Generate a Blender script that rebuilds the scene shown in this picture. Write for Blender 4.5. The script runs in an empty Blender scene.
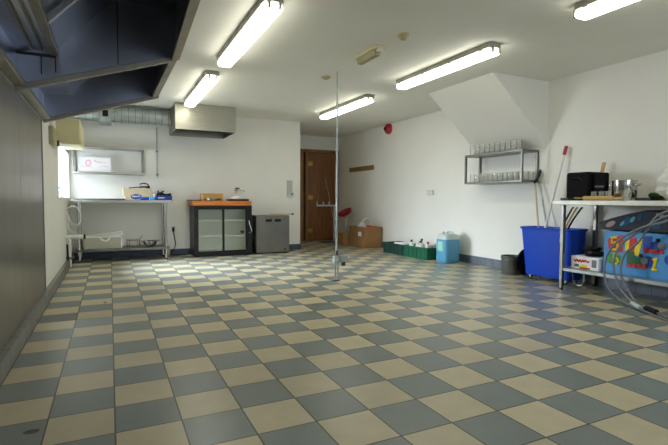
import bpy, math, random
from mathutils import Vector, Matrix
random.seed(7)
PI = math.pi
SC = bpy.context.scene
COL = SC.collection

# ------------------------------------------------------------------ camera
F_PX, YAW, PITCH, ROLL = 461.55, 0.4517, 0.0485, 0.0042
CAM = Vector((-0.0037, -2.3872, 0.9878))
fwd = Vector((math.sin(YAW) * math.cos(PITCH), math.cos(YAW) * math.cos(PITCH), -math.sin(PITCH)))
rt = Vector((math.cos(YAW), -math.sin(YAW), 0))
up = rt.cross(fwd)
r2 = rt * math.cos(ROLL) + up * math.sin(ROLL)
u2 = -rt * math.sin(ROLL) + up * math.cos(ROLL)
cam_data = bpy.data.cameras.new('camera')
cam_data.sensor_width = 36
cam_data.lens = F_PX / 668 * 36
cam_data.clip_start = 0.02
cam = bpy.data.objects.new('camera', cam_data)
COL.objects.link(cam)
cam.matrix_world = Matrix(((r2.x, u2.x, -fwd.x, CAM.x), (r2.y, u2.y, -fwd.y, CAM.y), (r2.z, u2.z, -fwd.z, CAM.z), (0, 0, 0, 1)))
SC.camera = cam

# ------------------------------------------------------------------ daylight and exposure
SKY_LOW, SKY_HIGH = 7.5, 360.0
world = bpy.data.worlds.new('daylight')
SC.world = world
world.use_nodes = True
bg = world.node_tree.nodes['Background']
bg.inputs['Color'].default_value = (0.78, 0.88, 1.0, 1)
_n, _l = world.node_tree.nodes, world.node_tree.links
_tc = _n.new('ShaderNodeTexCoord')
_dot = _n.new('ShaderNodeVectorMath')
_dot.operation = 'DOT_PRODUCT'
_dot.inputs[1].default_value = (-0.73, 0.38, 0.55)          # the bright side of the sky
_l.new(_tc.outputs['Generated'], _dot.inputs[0])
_mx = _n.new('ShaderNodeMath')
_mx.operation = 'MAXIMUM'
_mx.inputs[1].default_value = 0
_l.new(_dot.outputs['Value'], _mx.inputs[0])
_pw = _n.new('ShaderNodeMath')
_pw.operation = 'POWER'
_pw.inputs[1].default_value = 9
_l.new(_mx.outputs[0], _pw.inputs[0])
_ma = _n.new('ShaderNodeMath')
_ma.operation = 'MULTIPLY_ADD'
_ma.inputs[1].default_value = SKY_HIGH
_ma.inputs[2].default_value = SKY_LOW
_l.new(_pw.outputs[0], _ma.inputs[0])
_l.new(_ma.outputs[0], bg.inputs['Strength'])
LAMP_EMIT = 11.0
LAMP_COLOUR = (1.0, 0.985, 0.84)
SC.view_settings.view_transform = 'Standard'
SC.view_settings.look = 'None'
SC.view_settings.gamma = 1
SC.view_settings.use_curve_mapping = False
SC.view_settings.exposure = -0.15
SC.cycles.use_denoising = True
SC.cycles.max_bounces = 10
SC.cycles.diffuse_bounces = 6
SC.cycles.transparent_max_bounces = 24
SC.cycles.sample_clamp_indirect = 6


def portal(name, loc, rot, sx, sy):
    d = bpy.data.lights.new(name, 'AREA')
    d.shape = 'RECTANGLE'
    d.size, d.size_y = sx, sy
    d.cycles.is_portal = True
    o = bpy.data.objects.new(name, d)
    o.location, o.rotation_euler = loc, rot
    COL.objects.link(o)


# portals only help the renderer sample the sky through the two window openings
portal('window_portal', (-1.0, 5.27, 1.35), (0, -PI / 2, 0), 0.72, 1.74)
portal('window_portal', (2.60, -4.58, 1.50), (PI / 2, 0, 0), 3.0, 1.2)

# ------------------------------------------------------------------ helpers


def lin(c):
    def f(v):
        v /= 255
        return v / 12.92 if v <= 0.04045 else ((v + 0.055) / 1.055) ** 2.4
    return (f(c[0]), f(c[1]), f(c[2]), 1)


def mat(name, rgb, rough=0.5, metal=0.0, vary=0.06, scale=6.0, spec=0.5, stretch=None, bump=0.0):
    m = bpy.data.materials.new(name)
    m.use_nodes = True
    nt = m.node_tree
    b = nt.nodes['Principled BSDF']
    b.inputs['Roughness'].default_value = rough
    b.inputs['Metallic'].default_value = metal
    b.inputs['Specular IOR Level'].default_value = spec
    c = lin(rgb)
    tc = nt.nodes.new('ShaderNodeTexCoord')
    mp = nt.nodes.new('ShaderNodeMapping')
    if stretch:
        mp.inputs['Scale'].default_value = stretch
    nz = nt.nodes.new('ShaderNodeTexNoise')
    nz.inputs['Scale'].default_value = scale
    nz.inputs['Detail'].default_value = 4
    rp = nt.nodes.new('ShaderNodeValToRGB')
    rp.color_ramp.elements[0].position = 0.3
    rp.color_ramp.elements[1].position = 0.7
    rp.color_ramp.elements[0].color = tuple(max(0, v * (1 - vary)) for v in c[:3]) + (1,)
    rp.color_ramp.elements[1].color = tuple(min(1, v * (1 + vary)) for v in c[:3]) + (1,)
    L = nt.links.new
    L(tc.outputs['Object'], mp.inputs['Vector'])
    L(mp.outputs['Vector'], nz.inputs['Vector'])
    L(nz.outputs['Fac'], rp.inputs['Fac'])
    L(rp.outputs['Color'], b.inputs['Base Color'])
    if bump:
        bp = nt.nodes.new('ShaderNodeBump')
        bp.inputs['Strength'].default_value = bump
        bp.inputs['Distance'].default_value = 0.01
        L(nz.outputs['Fac'], bp.inputs['Height'])
        L(bp.outputs['Normal'], b.inputs['Normal'])
    return m


def glass(name, tint=(0.93, 0.96, 0.95), gloss=0.12, rough=0.03, body=0.0, body_rgb=(230, 235, 232)):
    """Thin clear pane: mostly see-through, with a mirror film and an optional milky body."""
    m = bpy.data.materials.new(name)
    m.use_nodes = True
    nt = m.node_tree
    out = nt.nodes['Material Output']
    nt.nodes.remove(nt.nodes['Principled BSDF'])
    tr = nt.nodes.new('ShaderNodeBsdfTransparent')
    tr.inputs['Color'].default_value = tint + (1,)
    gl = nt.nodes.new('ShaderNodeBsdfGlossy')
    gl.inputs['Roughness'].default_value = rough
    lw = nt.nodes.new('ShaderNodeLayerWeight')
    lw.inputs['Blend'].default_value = gloss
    mx = nt.nodes.new('ShaderNodeMixShader')
    L = nt.links.new
    L(lw.outputs['Fresnel'], mx.inputs['Fac'])
    L(tr.outputs['BSDF'], mx.inputs[1])
    L(gl.outputs['BSDF'], mx.inputs[2])
    last = mx
    if body:
        df = nt.nodes.new('ShaderNodeBsdfDiffuse')
        df.inputs['Color'].default_value = lin(body_rgb)
        m2 = nt.nodes.new('ShaderNodeMixShader')
        m2.inputs['Fac'].default_value = body
        L(mx.outputs['Shader'], m2.inputs[1])
        L(df.outputs['BSDF'], m2.inputs[2])
        last = m2
    L(last.outputs['Shader'], out.inputs['Surface'])
    return m


def emit(name, rgb, strength):
    m = bpy.data.materials.new(name)
    m.use_nodes = True
    nt = m.node_tree
    b = nt.nodes['Principled BSDF']
    b.inputs['Base Color'].default_value = (0.8, 0.8, 0.8, 1)
    b.inputs['Emission Color'].default_value = rgb + (1,)
    b.inputs['Emission Strength'].default_value = strength
    return m


class MB:
    """Collects world-space geometry; build() links it as one mesh object."""

    def __init__(self):
        self.v, self.f = [], []

    def add(self, vs, fs):
        n = len(self.v)
        self.v += [Vector(p) for p in vs]
        self.f += [tuple(i + n for i in q) for q in fs]
        return self

    def box(self, x0, x1, y0, y1, z0, z1, M=None):
        vs = [Vector((x, y, z)) for z in (z0, z1) for y in (y0, y1) for x in (x0, x1)]
        if M is not None:
            vs = [M @ p for p in vs]
        return self.add(vs, [(0, 2, 3, 1), (4, 5, 7, 6), (0, 1, 5, 4), (2, 6, 7, 3), (0, 4, 6, 2), (1, 3, 7, 5)])

    def taper(self, b, t, z0, z1):
        (x0, x1, y0, y1), (X0, X1, Y0, Y1) = b, t
        vs = [(x0, y0, z0), (x1, y0, z0), (x0, y1, z0), (x1, y1, z0), (X0, Y0, z1), (X1, Y0, z1), (X0, Y1, z1), (X1, Y1, z1)]
        return self.add(vs, [(0, 2, 3, 1), (4, 5, 7, 6), (0, 1, 5, 4), (2, 6, 7, 3), (0, 4, 6, 2), (1, 3, 7, 5)])

    def prism(self, poly, axis, a0, a1):
        def P(p, a):
            q = list(p)
            q.insert(axis, a)
            return q
        n = len(poly)
        vs = [P(p, a0) for p in poly] + [P(p, a1) for p in poly]
        fs = [tuple(range(n)), tuple(range(2 * n - 1, n - 1, -1))]
        fs += [(i, i + n, (i + 1) % n + n, (i + 1) % n) for i in range(n)]
        return self.add(vs, fs)

    def tube(self, pts, r, seg=8, closed=False, caps=True):
        pts = [Vector(p) for p in pts]
        n = len(pts)
        rr = r if isinstance(r, (list, tuple)) else [r] * n
        vs, fs = [], []
        nrm = None
        for i, p in enumerate(pts):
            a = pts[(i - 1) % n] if (closed or i > 0) else p
            b = pts[(i + 1) % n] if (closed or i < n - 1) else p
            d = (b - a).normalized()
            if nrm is None:
                nrm = d.orthogonal().normalized()
            else:
                nrm = (nrm - d * nrm.dot(d))
                nrm = nrm.normalized() if nrm.length > 1e-6 else d.orthogonal().normalized()
            bi = d.cross(nrm)
            for k in range(seg):
                t = 2 * PI * k / seg
                vs.append(p + (nrm * math.cos(t) + bi * math.sin(t)) * rr[i])
        m = n if closed else n - 1
        for i in range(m):
            j = (i + 1) % n
            for k in range(seg):
                l = (k + 1) % seg
                fs.append((i * seg + k, i * seg + l, j * seg + l, j * seg + k))
        if caps and not closed:
            fs.append(tuple(range(seg - 1, -1, -1)))
            fs.append(tuple(range((n - 1) * seg, n * seg)))
        return self.add(vs, fs)

    def cyl(self, p0, p1, r0, r1=None, seg=20):
        return self.tube([p0, p1], [r0, r0 if r1 is None else r1], seg)

    def lathe(self, prof, c, seg=24, M=None):
        """prof: (radius, z) list, spun about the vertical through c (M turns it about c first)."""
        c = Vector(c)
        vs, fs = [], []
        n = len(prof)
        for (r, z) in prof:
            for k in range(seg):
                t = 2 * PI * k / seg
                p = Vector((r * math.cos(t), r * math.sin(t), z))
                vs.append(c + (M @ p if M is not None else p))
        for i in range(n - 1):
            for k in range(seg):
                l = (k + 1) % seg
                fs.append((i * seg + k, i * seg + l, (i + 1) * seg + l, (i + 1) * seg + k))
        if prof[0][0] > 1e-5:
            fs.append(tuple(range(seg - 1, -1, -1)))
        if prof[-1][0] > 1e-5:
            fs.append(tuple(range((n - 1) * seg, n * seg)))
        return self.add(vs, fs)

    def build(self, name, m, parent=None, bevel=0.0, seg=2, local=None):
        off = Vector((0, 0, 0)) if local is None else Vector(local)
        p = parent
        while p is not None:
            off = off + p.location
            p = p.parent
        me = bpy.data.meshes.new(name)
        me.from_pydata([tuple(v - off) for v in self.v], [], self.f)
        import bmesh
        bm = bmesh.new()
        bm.from_mesh(me)
        bmesh.ops.remove_doubles(bm, verts=bm.verts, dist=1e-6)
        bmesh.ops.recalc_face_normals(bm, faces=bm.faces)
        bm.to_mesh(me)
        bm.free()
        me.shade_smooth()
        me.set_sharp_from_angle(angle=0.7)
        me.materials.append(m)
        o = bpy.data.objects.new(name, me)
        COL.objects.link(o)
        if local is not None:
            o.location = local
        if parent is not None:
            o.parent = parent
        if bevel:
            bv = o.modifiers.new('bevel', 'BEVEL')
            bv.width = bevel
            bv.segments = seg
            bv.limit_method = 'ANGLE'
            bv.angle_limit = math.radians(40)
        return o


def tag(o, label, cat, group=None, kind=None):
    o['label'] = label
    o['category'] = cat
    if group:
        o['group'] = group
    if kind:
        o['kind'] = kind
    return o


def thing(name, label, cat, loc, group=None):
    o = bpy.data.objects.new(name, None)
    o.empty_display_size = 0.1
    o.location = loc
    COL.objects.link(o)
    return tag(o, label, cat, group)


def struct(o):
    o['kind'] = 'structure'
    return o


def box(*a):
    return MB().box(*a)


def smooth_path(pts, n=6, closed=False):
    """Catmull-Rom through the points."""
    P = [Vector(p) for p in pts]
    out = []
    N = len(P)
    rng = range(N) if closed else range(N - 1)
    for i in rng:
        p0 = P[(i - 1) % N] if (closed or i > 0) else P[i]
        p1, p2 = P[i], P[(i + 1) % N]
        p3 = P[(i + 2) % N] if (closed or i + 2 < N) else p2
        for k in range(n):
            t = k / n
            out.append(0.5 * ((2 * p1) + (p2 - p0) * t + (2 * p0 - 5 * p1 + 4 * p2 - p3) * t * t + (3 * p1 - p0 - 3 * p2 + p3) * t ** 3))
    if not closed:
        out.append(P[-1])
    return out


# ------------------------------------------------------------------ materials
STAINS = ((-0.322, -0.105, 0.032, 0.022), (-0.063, 2.503, 0.016, 0.03))


def floor_material():
    m = bpy.data.materials.new('checker_tiles')
    m.use_nodes = True
    nt = m.node_tree
    N, L = nt.nodes.new, nt.links.new
    b = nt.nodes['Principled BSDF']
    tc = N('ShaderNodeTexCoord')
    sc = N('ShaderNodeVectorMath'); sc.operation = 'SCALE'; sc.inputs['Scale'].default_value = 1 / 0.27
    L(tc.outputs['Object'], sc.inputs[0])
    sep = N('ShaderNodeSeparateXYZ'); L(sc.outputs[0], sep.inputs[0])

    def math_(op, a, bb=None, c=None):
        n = N('ShaderNodeMath'); n.operation = op
        for i, v in enumerate((a, bb, c)):
            if v is None:
                continue
            if isinstance(v, (int, float)):
                n.inputs[i].default_value = v
            else:
                L(v, n.inputs[i])
        return n.outputs[0]
    fx, fy = math_('FLOOR', sep.outputs[0]), math_('FLOOR', sep.outputs[1])
    par = math_('FLOORED_MODULO', math_('ADD', fx, fy), 2.0)           # 0 beige, 1 grey
    cmb = N('ShaderNodeCombineXYZ'); L(fx, cmb.inputs[0]); L(fy, cmb.inputs[1])
    wn = N('ShaderNodeTexWhiteNoise'); wn.noise_dimensions = '3D'; L(cmb.outputs[0], wn.inputs['Vector'])
    nz = N('ShaderNodeTexNoise'); nz.inputs['Scale'].default_value = 9; nz.inputs['Detail'].default_value = 6
    L(tc.outputs['Object'], nz.inputs['Vector'])
    mixc = N('ShaderNodeMix'); mixc.data_type = 'RGBA'
    mixc.inputs['A'].default_value = FLOOR_BEIGE
    mixc.inputs['B'].default_value = FLOOR_GREY
    L(par, mixc.inputs['Factor'])
    # tile-to-tile and in-tile variation
    v = math_('ADD', math_('MULTIPLY', wn.outputs['Value'], 0.16), math_('MULTIPLY', nz.outputs['Fac'], 0.30))
    v = math_('ADD', v, 0.77)
    mul = N('ShaderNodeVectorMath'); mul.operation = 'SCALE'
    L(mixc.outputs['Result'], mul.inputs[0]); L(v, mul.inputs['Scale'])
    # grout
    gx = math_('ABSOLUTE', math_('SUBTRACT', math_('FRACT', sep.outputs[0]), 0.5))
    gy = math_('ABSOLUTE', math_('SUBTRACT', math_('FRACT', sep.outputs[1]), 0.5))
    g = math_('GREATER_THAN', math_('MAXIMUM', gx, gy), 0.487)
    mg = N('ShaderNodeMix'); mg.data_type = 'RGBA'
    L(g, mg.inputs['Factor']); L(mul.outputs[0], mg.inputs['A']); mg.inputs['B'].default_value = lin((74, 68, 50))
    # scattered rust stains
    st = N('ShaderNodeTexVoronoi'); st.inputs['Scale'].default_value = 1.1; st.inputs['Randomness'].default_value = 1.0
    L(tc.outputs['Object'], st.inputs['Vector'])
    s = math_('LESS_THAN', math_('ADD', st.outputs['Distance'], math_('MULTIPLY', nz.outputs['Fac'], 0.06)), 0.052)
    s = math_('MULTIPLY', s, math_('GREATER_THAN', st.outputs['Color'], 0.55))
    ms = N('ShaderNodeMix'); ms.data_type = 'RGBA'
    L(math_('MULTIPLY', s, 0.6), ms.inputs['Factor']); L(mg.outputs['Result'], ms.inputs['A']); ms.inputs['B'].default_value = lin((92, 66, 34))
    last = ms.outputs['Result']
    sxy = N('ShaderNodeSeparateXYZ'); L(tc.outputs['Object'], sxy.inputs[0])
    for cx, cy, rx, ry in STAINS:
        ex = math_('POWER', math_('DIVIDE', math_('SUBTRACT', sxy.outputs[0], cx), rx), 2.0)
        ey = math_('POWER', math_('DIVIDE', math_('SUBTRACT', sxy.outputs[1], cy), ry), 2.0)
        e = math_('LESS_THAN', math_('ADD', math_('ADD', ex, ey), nz.outputs['Fac']), 1.4)
        mm = N('ShaderNodeMix'); mm.data_type = 'RGBA'
        L(math_('MULTIPLY', e, 0.9), mm.inputs['Factor']); L(last, mm.inputs['A']); mm.inputs['B'].default_value = lin((58, 36, 10))
        last = mm.outputs['Result']
    L(last, b.inputs['Base Color'])
    # the two tile columns along the left wall are rougher in their far part
    dull = math_('MULTIPLY', math_('LESS_THAN', sep.outputs[0], 0.0), math_('GREATER_THAN', sep.outputs[1], 7.0))
    rr = math_('ADD', math_('MULTIPLY', nz.outputs['Fac'], 0.14), 0.24)
    rr = math_('ADD', rr, math_('MULTIPLY', dull, 0.25))
    L(rr, b.inputs['Roughness'])
    b.inputs['Specular IOR Level'].default_value = 0.5
    bp = N('ShaderNodeBump'); bp.inputs['Strength'].default_value = 0.35; bp.inputs['Distance'].default_value = 0.004
    L(math_('SUBTRACT', 1.0, g), bp.inputs['Height']); L(bp.outputs['Normal'], b.inputs['Normal'])
    return m


def tile_skirting(name, rgb, grout, axis, w=0.16):
    m = mat(name, rgb, 0.4, vary=0.22, scale=5)
    nt = m.node_tree
    N, L = nt.nodes.new, nt.links.new
    b = nt.nodes['Principled BSDF']
    src = b.inputs['Base Color'].links[0].from_socket
    tc = N('ShaderNodeTexCoord'); sep = N('ShaderNodeSeparateXYZ'); L(tc.outputs['Object'], sep.inputs[0])
    d = N('ShaderNodeMath'); d.operation = 'DIVIDE'; d.inputs[1].default_value = w; L(sep.outputs[axis], d.inputs[0])
    fr = N('ShaderNodeMath'); fr.operation = 'FRACT'; L(d.outputs[0], fr.inputs[0])
    g = N('ShaderNodeMath'); g.operation = 'LESS_THAN'; g.inputs[1].default_value = 0.04; L(fr.outputs[0], g.inputs[0])
    mx = N('ShaderNodeMix'); mx.data_type = 'RGBA'
    L(g.outputs[0], mx.inputs['Factor']); L(src, mx.inputs['A']); mx.inputs['B'].default_value = lin(grout)
    L(mx.outputs['Result'], b.inputs['Base Color'])
    return m


def wood(name, rgb, rough=0.45, stretch=(14, 14, 1.2), vary=0.3):
    return mat(name, rgb, rough, vary=vary, scale=3.0, stretch=stretch)


FLOOR_BEIGE = lin((195, 183, 151))
FLOOR_GREY = lin((124, 132, 128))
M = dict(
    wall=mat('white_wall_paint', (232, 230, 223), 0.75, vary=0.02, scale=2, bump=0.03),
    ceiling=mat('ceiling_paint', (232, 230, 222), 0.85, vary=0.02, scale=2),
    floor=floor_material(),
    skirt_blue=tile_skirting('blue_skirting_x', (66, 76, 98), (40, 45, 55), 0),
    skirt_blue_y=tile_skirting('blue_skirting_y', (98, 106, 116), (60, 64, 70), 1),
    skirt_left=tile_skirting('worn_grey_skirting', (122, 122, 118), (66, 66, 64), 1, 0.27),
    steel=mat('brushed_steel', (170, 168, 160), 0.34, 1.0, vary=0.08, scale=3, stretch=(1, 1, 30)),
    steel_warm=mat('brushed_steel_warm', (160, 156, 142), 0.36, 1.0, vary=0.1, scale=3, stretch=(1, 1, 30)),
    steel_dark=mat('dull_steel', (128, 125, 118), 0.38, 1.0, vary=0.1, scale=4),
    sheet=mat('splashback_steel', (150, 145, 138), 0.32, 0.9, vary=0.08, scale=1.3, stretch=(1, 6, 0.6)),
    hood=mat('hood_inner_steel', (188, 193, 210), 0.28, 1.0, vary=0.3, scale=1.6),
    hood_rim=mat('hood_rim_steel', (150, 145, 134), 0.42, 0.8, vary=0.1),
    hood_filter=mat('greasy_filter', (52, 54, 58), 0.45, 0.6, vary=0.2),
    galv=mat('galvanised_duct', (168, 174, 170), 0.42, 0.7, vary=0.18, scale=9),
    chrome=mat('chrome', (205, 205, 203), 0.14, 1.0, vary=0.02),
    black=mat('black_plastic', (9, 9, 10), 0.4, spec=0.35, vary=0.1),
    black_soft=mat('black_fabric', (8, 8, 9), 0.8, spec=0.2, vary=0.2, scale=20),
    dark_grey=mat('dark_grey_plastic', (58, 60, 62), 0.5),
    white_pl=mat('white_plastic', (226, 226, 220), 0.4, vary=0.02),
    intercom=mat('aged_intercom_plastic', (186, 188, 184), 0.45, vary=0.03),
    cream_pl=mat('yellowed_plastic', (214, 205, 162), 0.45, vary=0.04),
    beige_pl=mat('beige_plastic', (170, 160, 124), 0.5, vary=0.05),
    card=mat('cardboard', (150, 112, 70), 0.85, vary=0.1, scale=8),
    card_yellow=mat('yellow_cardboard', (196, 156, 84), 0.85, vary=0.08, scale=8),
    card_pale=mat('pale_cardboard', (206, 190, 156), 0.85, vary=0.06, scale=8),
    paper=mat('white_paper', (236, 234, 236), 0.7, vary=0.01),
    pink=mat('pink_ink', (228, 150, 168), 0.7),
    red=mat('red_plastic', (176, 30, 34), 0.4),
    dark_red=mat('dark_red_plastic', (138, 22, 32), 0.4),
    red_ink=mat('red_ink', (196, 60, 40), 0.7),
    orange_wood=wood('orange_pine', (212, 118, 36), 0.4, (1.2, 14, 14), 0.25),
    pale_wood=wood('pale_wood', (196, 160, 96), 0.55, (14, 1.5, 14), 0.15),
    batten=wood('oak_batten', (140, 108, 58), 0.5, (14, 1.5, 14), 0.2),
    door_wood=wood('brown_door_wood', (126, 80, 42), 0.38, (10, 10, 0.8), 0.3),
    frame_wood=wood('door_frame_wood', (136, 92, 50), 0.4, (12, 12, 1), 0.25),
    brass=mat('brass', (186, 150, 78), 0.35, 0.8),
    blue=mat('blue_polyethylene', (6, 66, 186), 0.4, spec=0.3, vary=0.08, scale=3),
    blue_tray=mat('blue_tray_plastic', (12, 44, 140), 0.4),
    cyan=mat('light_blue_plastic', (70, 160, 214), 0.45),
    green=mat('green_crate_plastic', (16, 92, 66), 0.45, vary=0.1),
    green_dk=mat('dark_green_crate_plastic', (18, 60, 50), 0.5, vary=0.1),
    green_lab=mat('pale_green_label', (150, 206, 180), 0.6),
    olive=mat('green_glass_bottle', (44, 84, 30), 0.2),
    liquid=mat('blue_translucent_can', (84, 152, 186), 0.35, vary=0.05, scale=3),
    can_top=mat('milky_plastic', (196, 206, 206), 0.4),
    drum=mat('grey_drum_plastic', (84, 84, 78), 0.6, vary=0.15),
    linen=mat('crumpled_white_plastic', (226, 224, 218), 0.5, vary=0.05),
    toy_blue=mat('toy_box_blue', (70, 146, 208), 0.5, vary=0.04),
    toy_red=mat('toy_red', (190, 30, 34), 0.5),
    toy_yellow=mat('toy_yellow', (236, 204, 30), 0.5),
    toy_green=mat('toy_green', (56, 140, 48), 0.5),
    toy_dkgreen=mat('toy_dark_green', (20, 92, 48), 0.5),
    toy_navy=mat('toy_navy', (26, 62, 150), 0.5),
    mat_dark=mat('dark_play_mat', (40, 46, 58), 0.7, vary=0.2),
    mat_blue=mat('mat_blue_print', (22, 74, 120), 0.7, vary=0.2),
    mat_cyan=mat('mat_cyan_print', (80, 160, 190), 0.7),
    mat_pink=mat('mat_grey_pink_print', (156, 132, 140), 0.7),
    table_top=mat('worn_zinc_top', (206, 204, 192), 0.45, 0.35, vary=0.1, scale=8),
    hose=mat('grey_hose_rubber', (112, 116, 122), 0.45),
    cabinet_in=mat('cooler_interior', (236, 240, 230), 0.5, vary=0.03),
    pane=glass('cooler_glass', (0.99, 0.995, 0.99), 0.12),
    window_pane=glass('window_glass', (0.97, 0.98, 0.98), 0.05),
    tumbler=glass('tumbler_glass', (0.992, 0.995, 0.99), 0.14, 0.05, 0.10, (245, 245, 240)),
    clear_pl=glass('clear_crate_plastic', (0.95, 0.95, 0.90), 0.25, 0.1, 0.35, (232, 230, 214)),
    lamp=emit('fluorescent_diffuser', LAMP_COLOUR, LAMP_EMIT),
    lamp_base=mat('lamp_housing_grey', (150, 148, 136), 0.5),
    sensor=mat('sensor_beige', (176, 164, 120), 0.5),
    void=mat('corridor_shade', (60, 54, 46), 0.8),  # gloom behind the door gap, put into the corridor wall colour
)

# ------------------------------------------------------------------ room shell
LX, RX, CZ, BY, DY = -0.585, 5.11, 2.525, 6.20, 7.90
FY = -4.4
struct(box(LX - 0.42, RX + 0.15, FY - 0.15, DY + 1.0, -0.12, 0).build('floor', M['floor']))
struct(box(LX - 0.42, RX + 0.15, FY - 0.15, DY + 1.0, CZ, CZ + 0.12).build('ceiling', M['ceiling']))
WY0, WY1, WZ0, WZ1 = 4.42, 6.12, 1.0, 1.70
w = MB()
w.box(LX - 0.40, LX, FY, WY0, 0, CZ)
w.box(LX - 0.40, LX, WY1, BY + 0.12, 0, CZ)
w.box(LX - 0.40, LX, WY0, WY1, 0, WZ0)
w.box(LX - 0.40, LX, WY0, WY1, WZ1, CZ)
struct(w.build('wall_left', M['wall']))
struct(box(RX, RX + 0.15, FY, DY + 0.12, 0, CZ).build('wall_right', M['wall']))
struct(box(LX, 3.41, BY, BY + 0.12, 0, CZ).build('wall_back', M['wall']))
struct(box(3.29, 3.41, BY + 0.12, DY, 0, CZ).build('wall_recess', M['wall']))
w = MB()
w.box(3.29, 4.02, DY, DY + 0.12, 0, CZ).box(5.07, RX, DY, DY + 0.12, 0, CZ).box(4.02, 5.07, DY, DY + 0.12, 2.17, CZ)
struct(w.build('wall_end', M['wall']))
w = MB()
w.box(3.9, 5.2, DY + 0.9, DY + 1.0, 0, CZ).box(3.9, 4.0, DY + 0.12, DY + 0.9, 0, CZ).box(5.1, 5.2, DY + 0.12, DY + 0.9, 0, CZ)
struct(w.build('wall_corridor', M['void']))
w = MB()
fx0, fx1, fz0, fz1 = 1.1, 4.1, 0.9, 2.1
w.box(LX, fx0, FY - 0.15, FY, 0, CZ).box(fx1, RX, FY - 0.15, FY, 0, CZ).box(fx0, fx1, FY - 0.15, FY, 0, fz0).box(fx0, fx1, FY - 0.15, FY, fz1, CZ)
struct(w.build('wall_front', M['wall']))
# sloping boxed-in underside of a stair against the right wall
struct(MB().prism([(4.15, CZ), (RX, CZ), (RX, 1.685)], 1, 1.83, 3.07).build('wall_bulkhead', M['wall']))
# skirtings
struct(box(LX, LX + 0.045, FY, BY, 0, 0.11).build('baseboard_left', M['skirt_left'], bevel=0.003))
struct(box(LX + 0.045, 3.422, BY - 0.012, BY, 0, 0.11).build('baseboard_back', M['skirt_blue'], bevel=0.003))
struct(box(RX - 0.012, RX, FY, DY, 0, 0.125).build('baseboard_right', M['skirt_blue_y'], bevel=0.003))
struct(box(3.41, 3.422, BY, DY, 0, 0.10).build('baseboard_recess', M['skirt_blue_y'], bevel=0.003))


def window(name, x0, x1, y0, y1, z0, z1, along, mullions):
    """Frame with its pane, standing in the opening."""
    fr = MB()
    t = 0.05
    if along == 'y':
        fr.box(x0, x1, y0, y1, z0, z0 + t).box(x0, x1, y0, y1, z1 - t, z1)
        for k in range(mullions + 1):
            y = y0 + (y1 - y0 - t) * k / mullions
            fr.box(x0, x1, y, y + t, z0 + t, z1 - t)
        f = struct(fr.build(name, M['white_pl'], bevel=0.004))
        box((x0 + x1) / 2 - 0.003, (x0 + x1) / 2 + 0.003, y0 + t, y1 - t, z0 + t, z1 - t).build('window_pane', M['window_pane'], f)
    else:
        fr.box(x0, x1, y0, y1, z0, z0 + t).box(x0, x1, y0, y1, z1 - t, z1)
        for k in range(mullions + 1):
            x = x0 + (x1 - x0 - t) * k / mullions
            fr.box(x, x + t, y0, y1, z0 + t, z1 - t)
        f = struct(fr.build(name, M['white_pl'], bevel=0.004))
        box(x0 + t, x1 - t, (y0 + y1) / 2 - 0.003, (y0 + y1) / 2 + 0.003, z0 + t, z1 - t).build('window_pane', M['window_pane'], f)


window('window_1', LX - 0.39, LX - 0.33, WY0, WY1, WZ0, WZ1, 'y', 2)
window('window_2', fx0, fx1, FY - 0.12, FY - 0.06, fz0, fz1, 'x', 3)
struct(box(LX - 0.33, LX + 0.015, WY0, WY1, WZ0 - 0.0, WZ0 + 0.012).build('trim_1', M['white_pl'], bevel=0.003))

# wooden door in the recess
fr = MB()
fr.box(3.99, 4.165, DY - 0.025, DY + 0.10, 0, 2.20).box(4.215, 4.285, DY - 0.025, DY + 0.10, 0, 2.13)
fr.box(5.03, 5.095, DY - 0.025, DY + 0.10, 0, 2.20).box(4.165, 5.03, DY - 0.025, DY + 0.10, 2.13, 2.20)
struct(fr.build('trim_2', M['frame_wood'], bevel=0.004))
d = struct(box(4.29, 5.025, DY + 0.01, DY + 0.05, 0.01, 2.125).build('door_1', M['door_wood'], bevel=0.003))
for z in (0.25, 1.05, 1.86):
    h = MB().box(4.27, 4.41, DY - 0.002, DY + 0.01, z - 0.05, z + 0.05)
    h.cyl((4.287, DY - 0.012, z - 0.04), (4.287, DY - 0.012, z + 0.04), 0.009, seg=10)
    h.build('hinge', M['brass'], d)

# ------------------------------------------------------------------ steel splashback on the left wall
sb = thing('splashback', 'tall stained stainless steel splashback sheeting on left wall under the extractor hood', 'wall panel', (LX, 1.0, 0.11))
y = 2.78
while y > -3.2:
    box(LX + 0.001, LX + 0.008, y - 1.195, y, 0.092, 1.74).build('steel_sheet', M['sheet'], sb, bevel=0.002)
    y -= 1.2
box(LX + 0.001, LX + 0.014, 2.782, 2.80, 0.092, 1.74).build('edge_strip', M['steel_dark'], sb)

# ------------------------------------------------------------------ extractor hood over the splashback
hd = thing('extractor_hood', 'huge dark stainless extractor hood with sloping rim hung over left wall', 'extractor hood', (LX, 1.4, 1.76))
HY0, HYD, HY1 = -1.55, 1.46, 2.95
lz = lambda x: 1.76 + (x + 0.57) * 0.34 / 1.02
xs0, xs1 = LX + 0.012, 0.45
sk = MB()
sk.box(xs0, xs0 + 0.008, HY0, HY1, 1.77, 2.50)
sk.build('back_panel', M['hood'], hd)
def front_run(xa, ya, xb, yb, sec, name, m_, bevel=0.0):
    k = len(sec)
    vs = [(xa + p[0], ya, p[1]) for p in sec] + [(xb + p[0], yb, p[1]) for p in sec]
    fs = [tuple(range(k)), tuple(range(2 * k - 1, k - 1, -1))] + [(i, i + k, (i + 1) % k + k, (i + 1) % k) for i in range(k)]
    MB().add(vs, fs).build(name, m_, hd, bevel=bevel)


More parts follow.
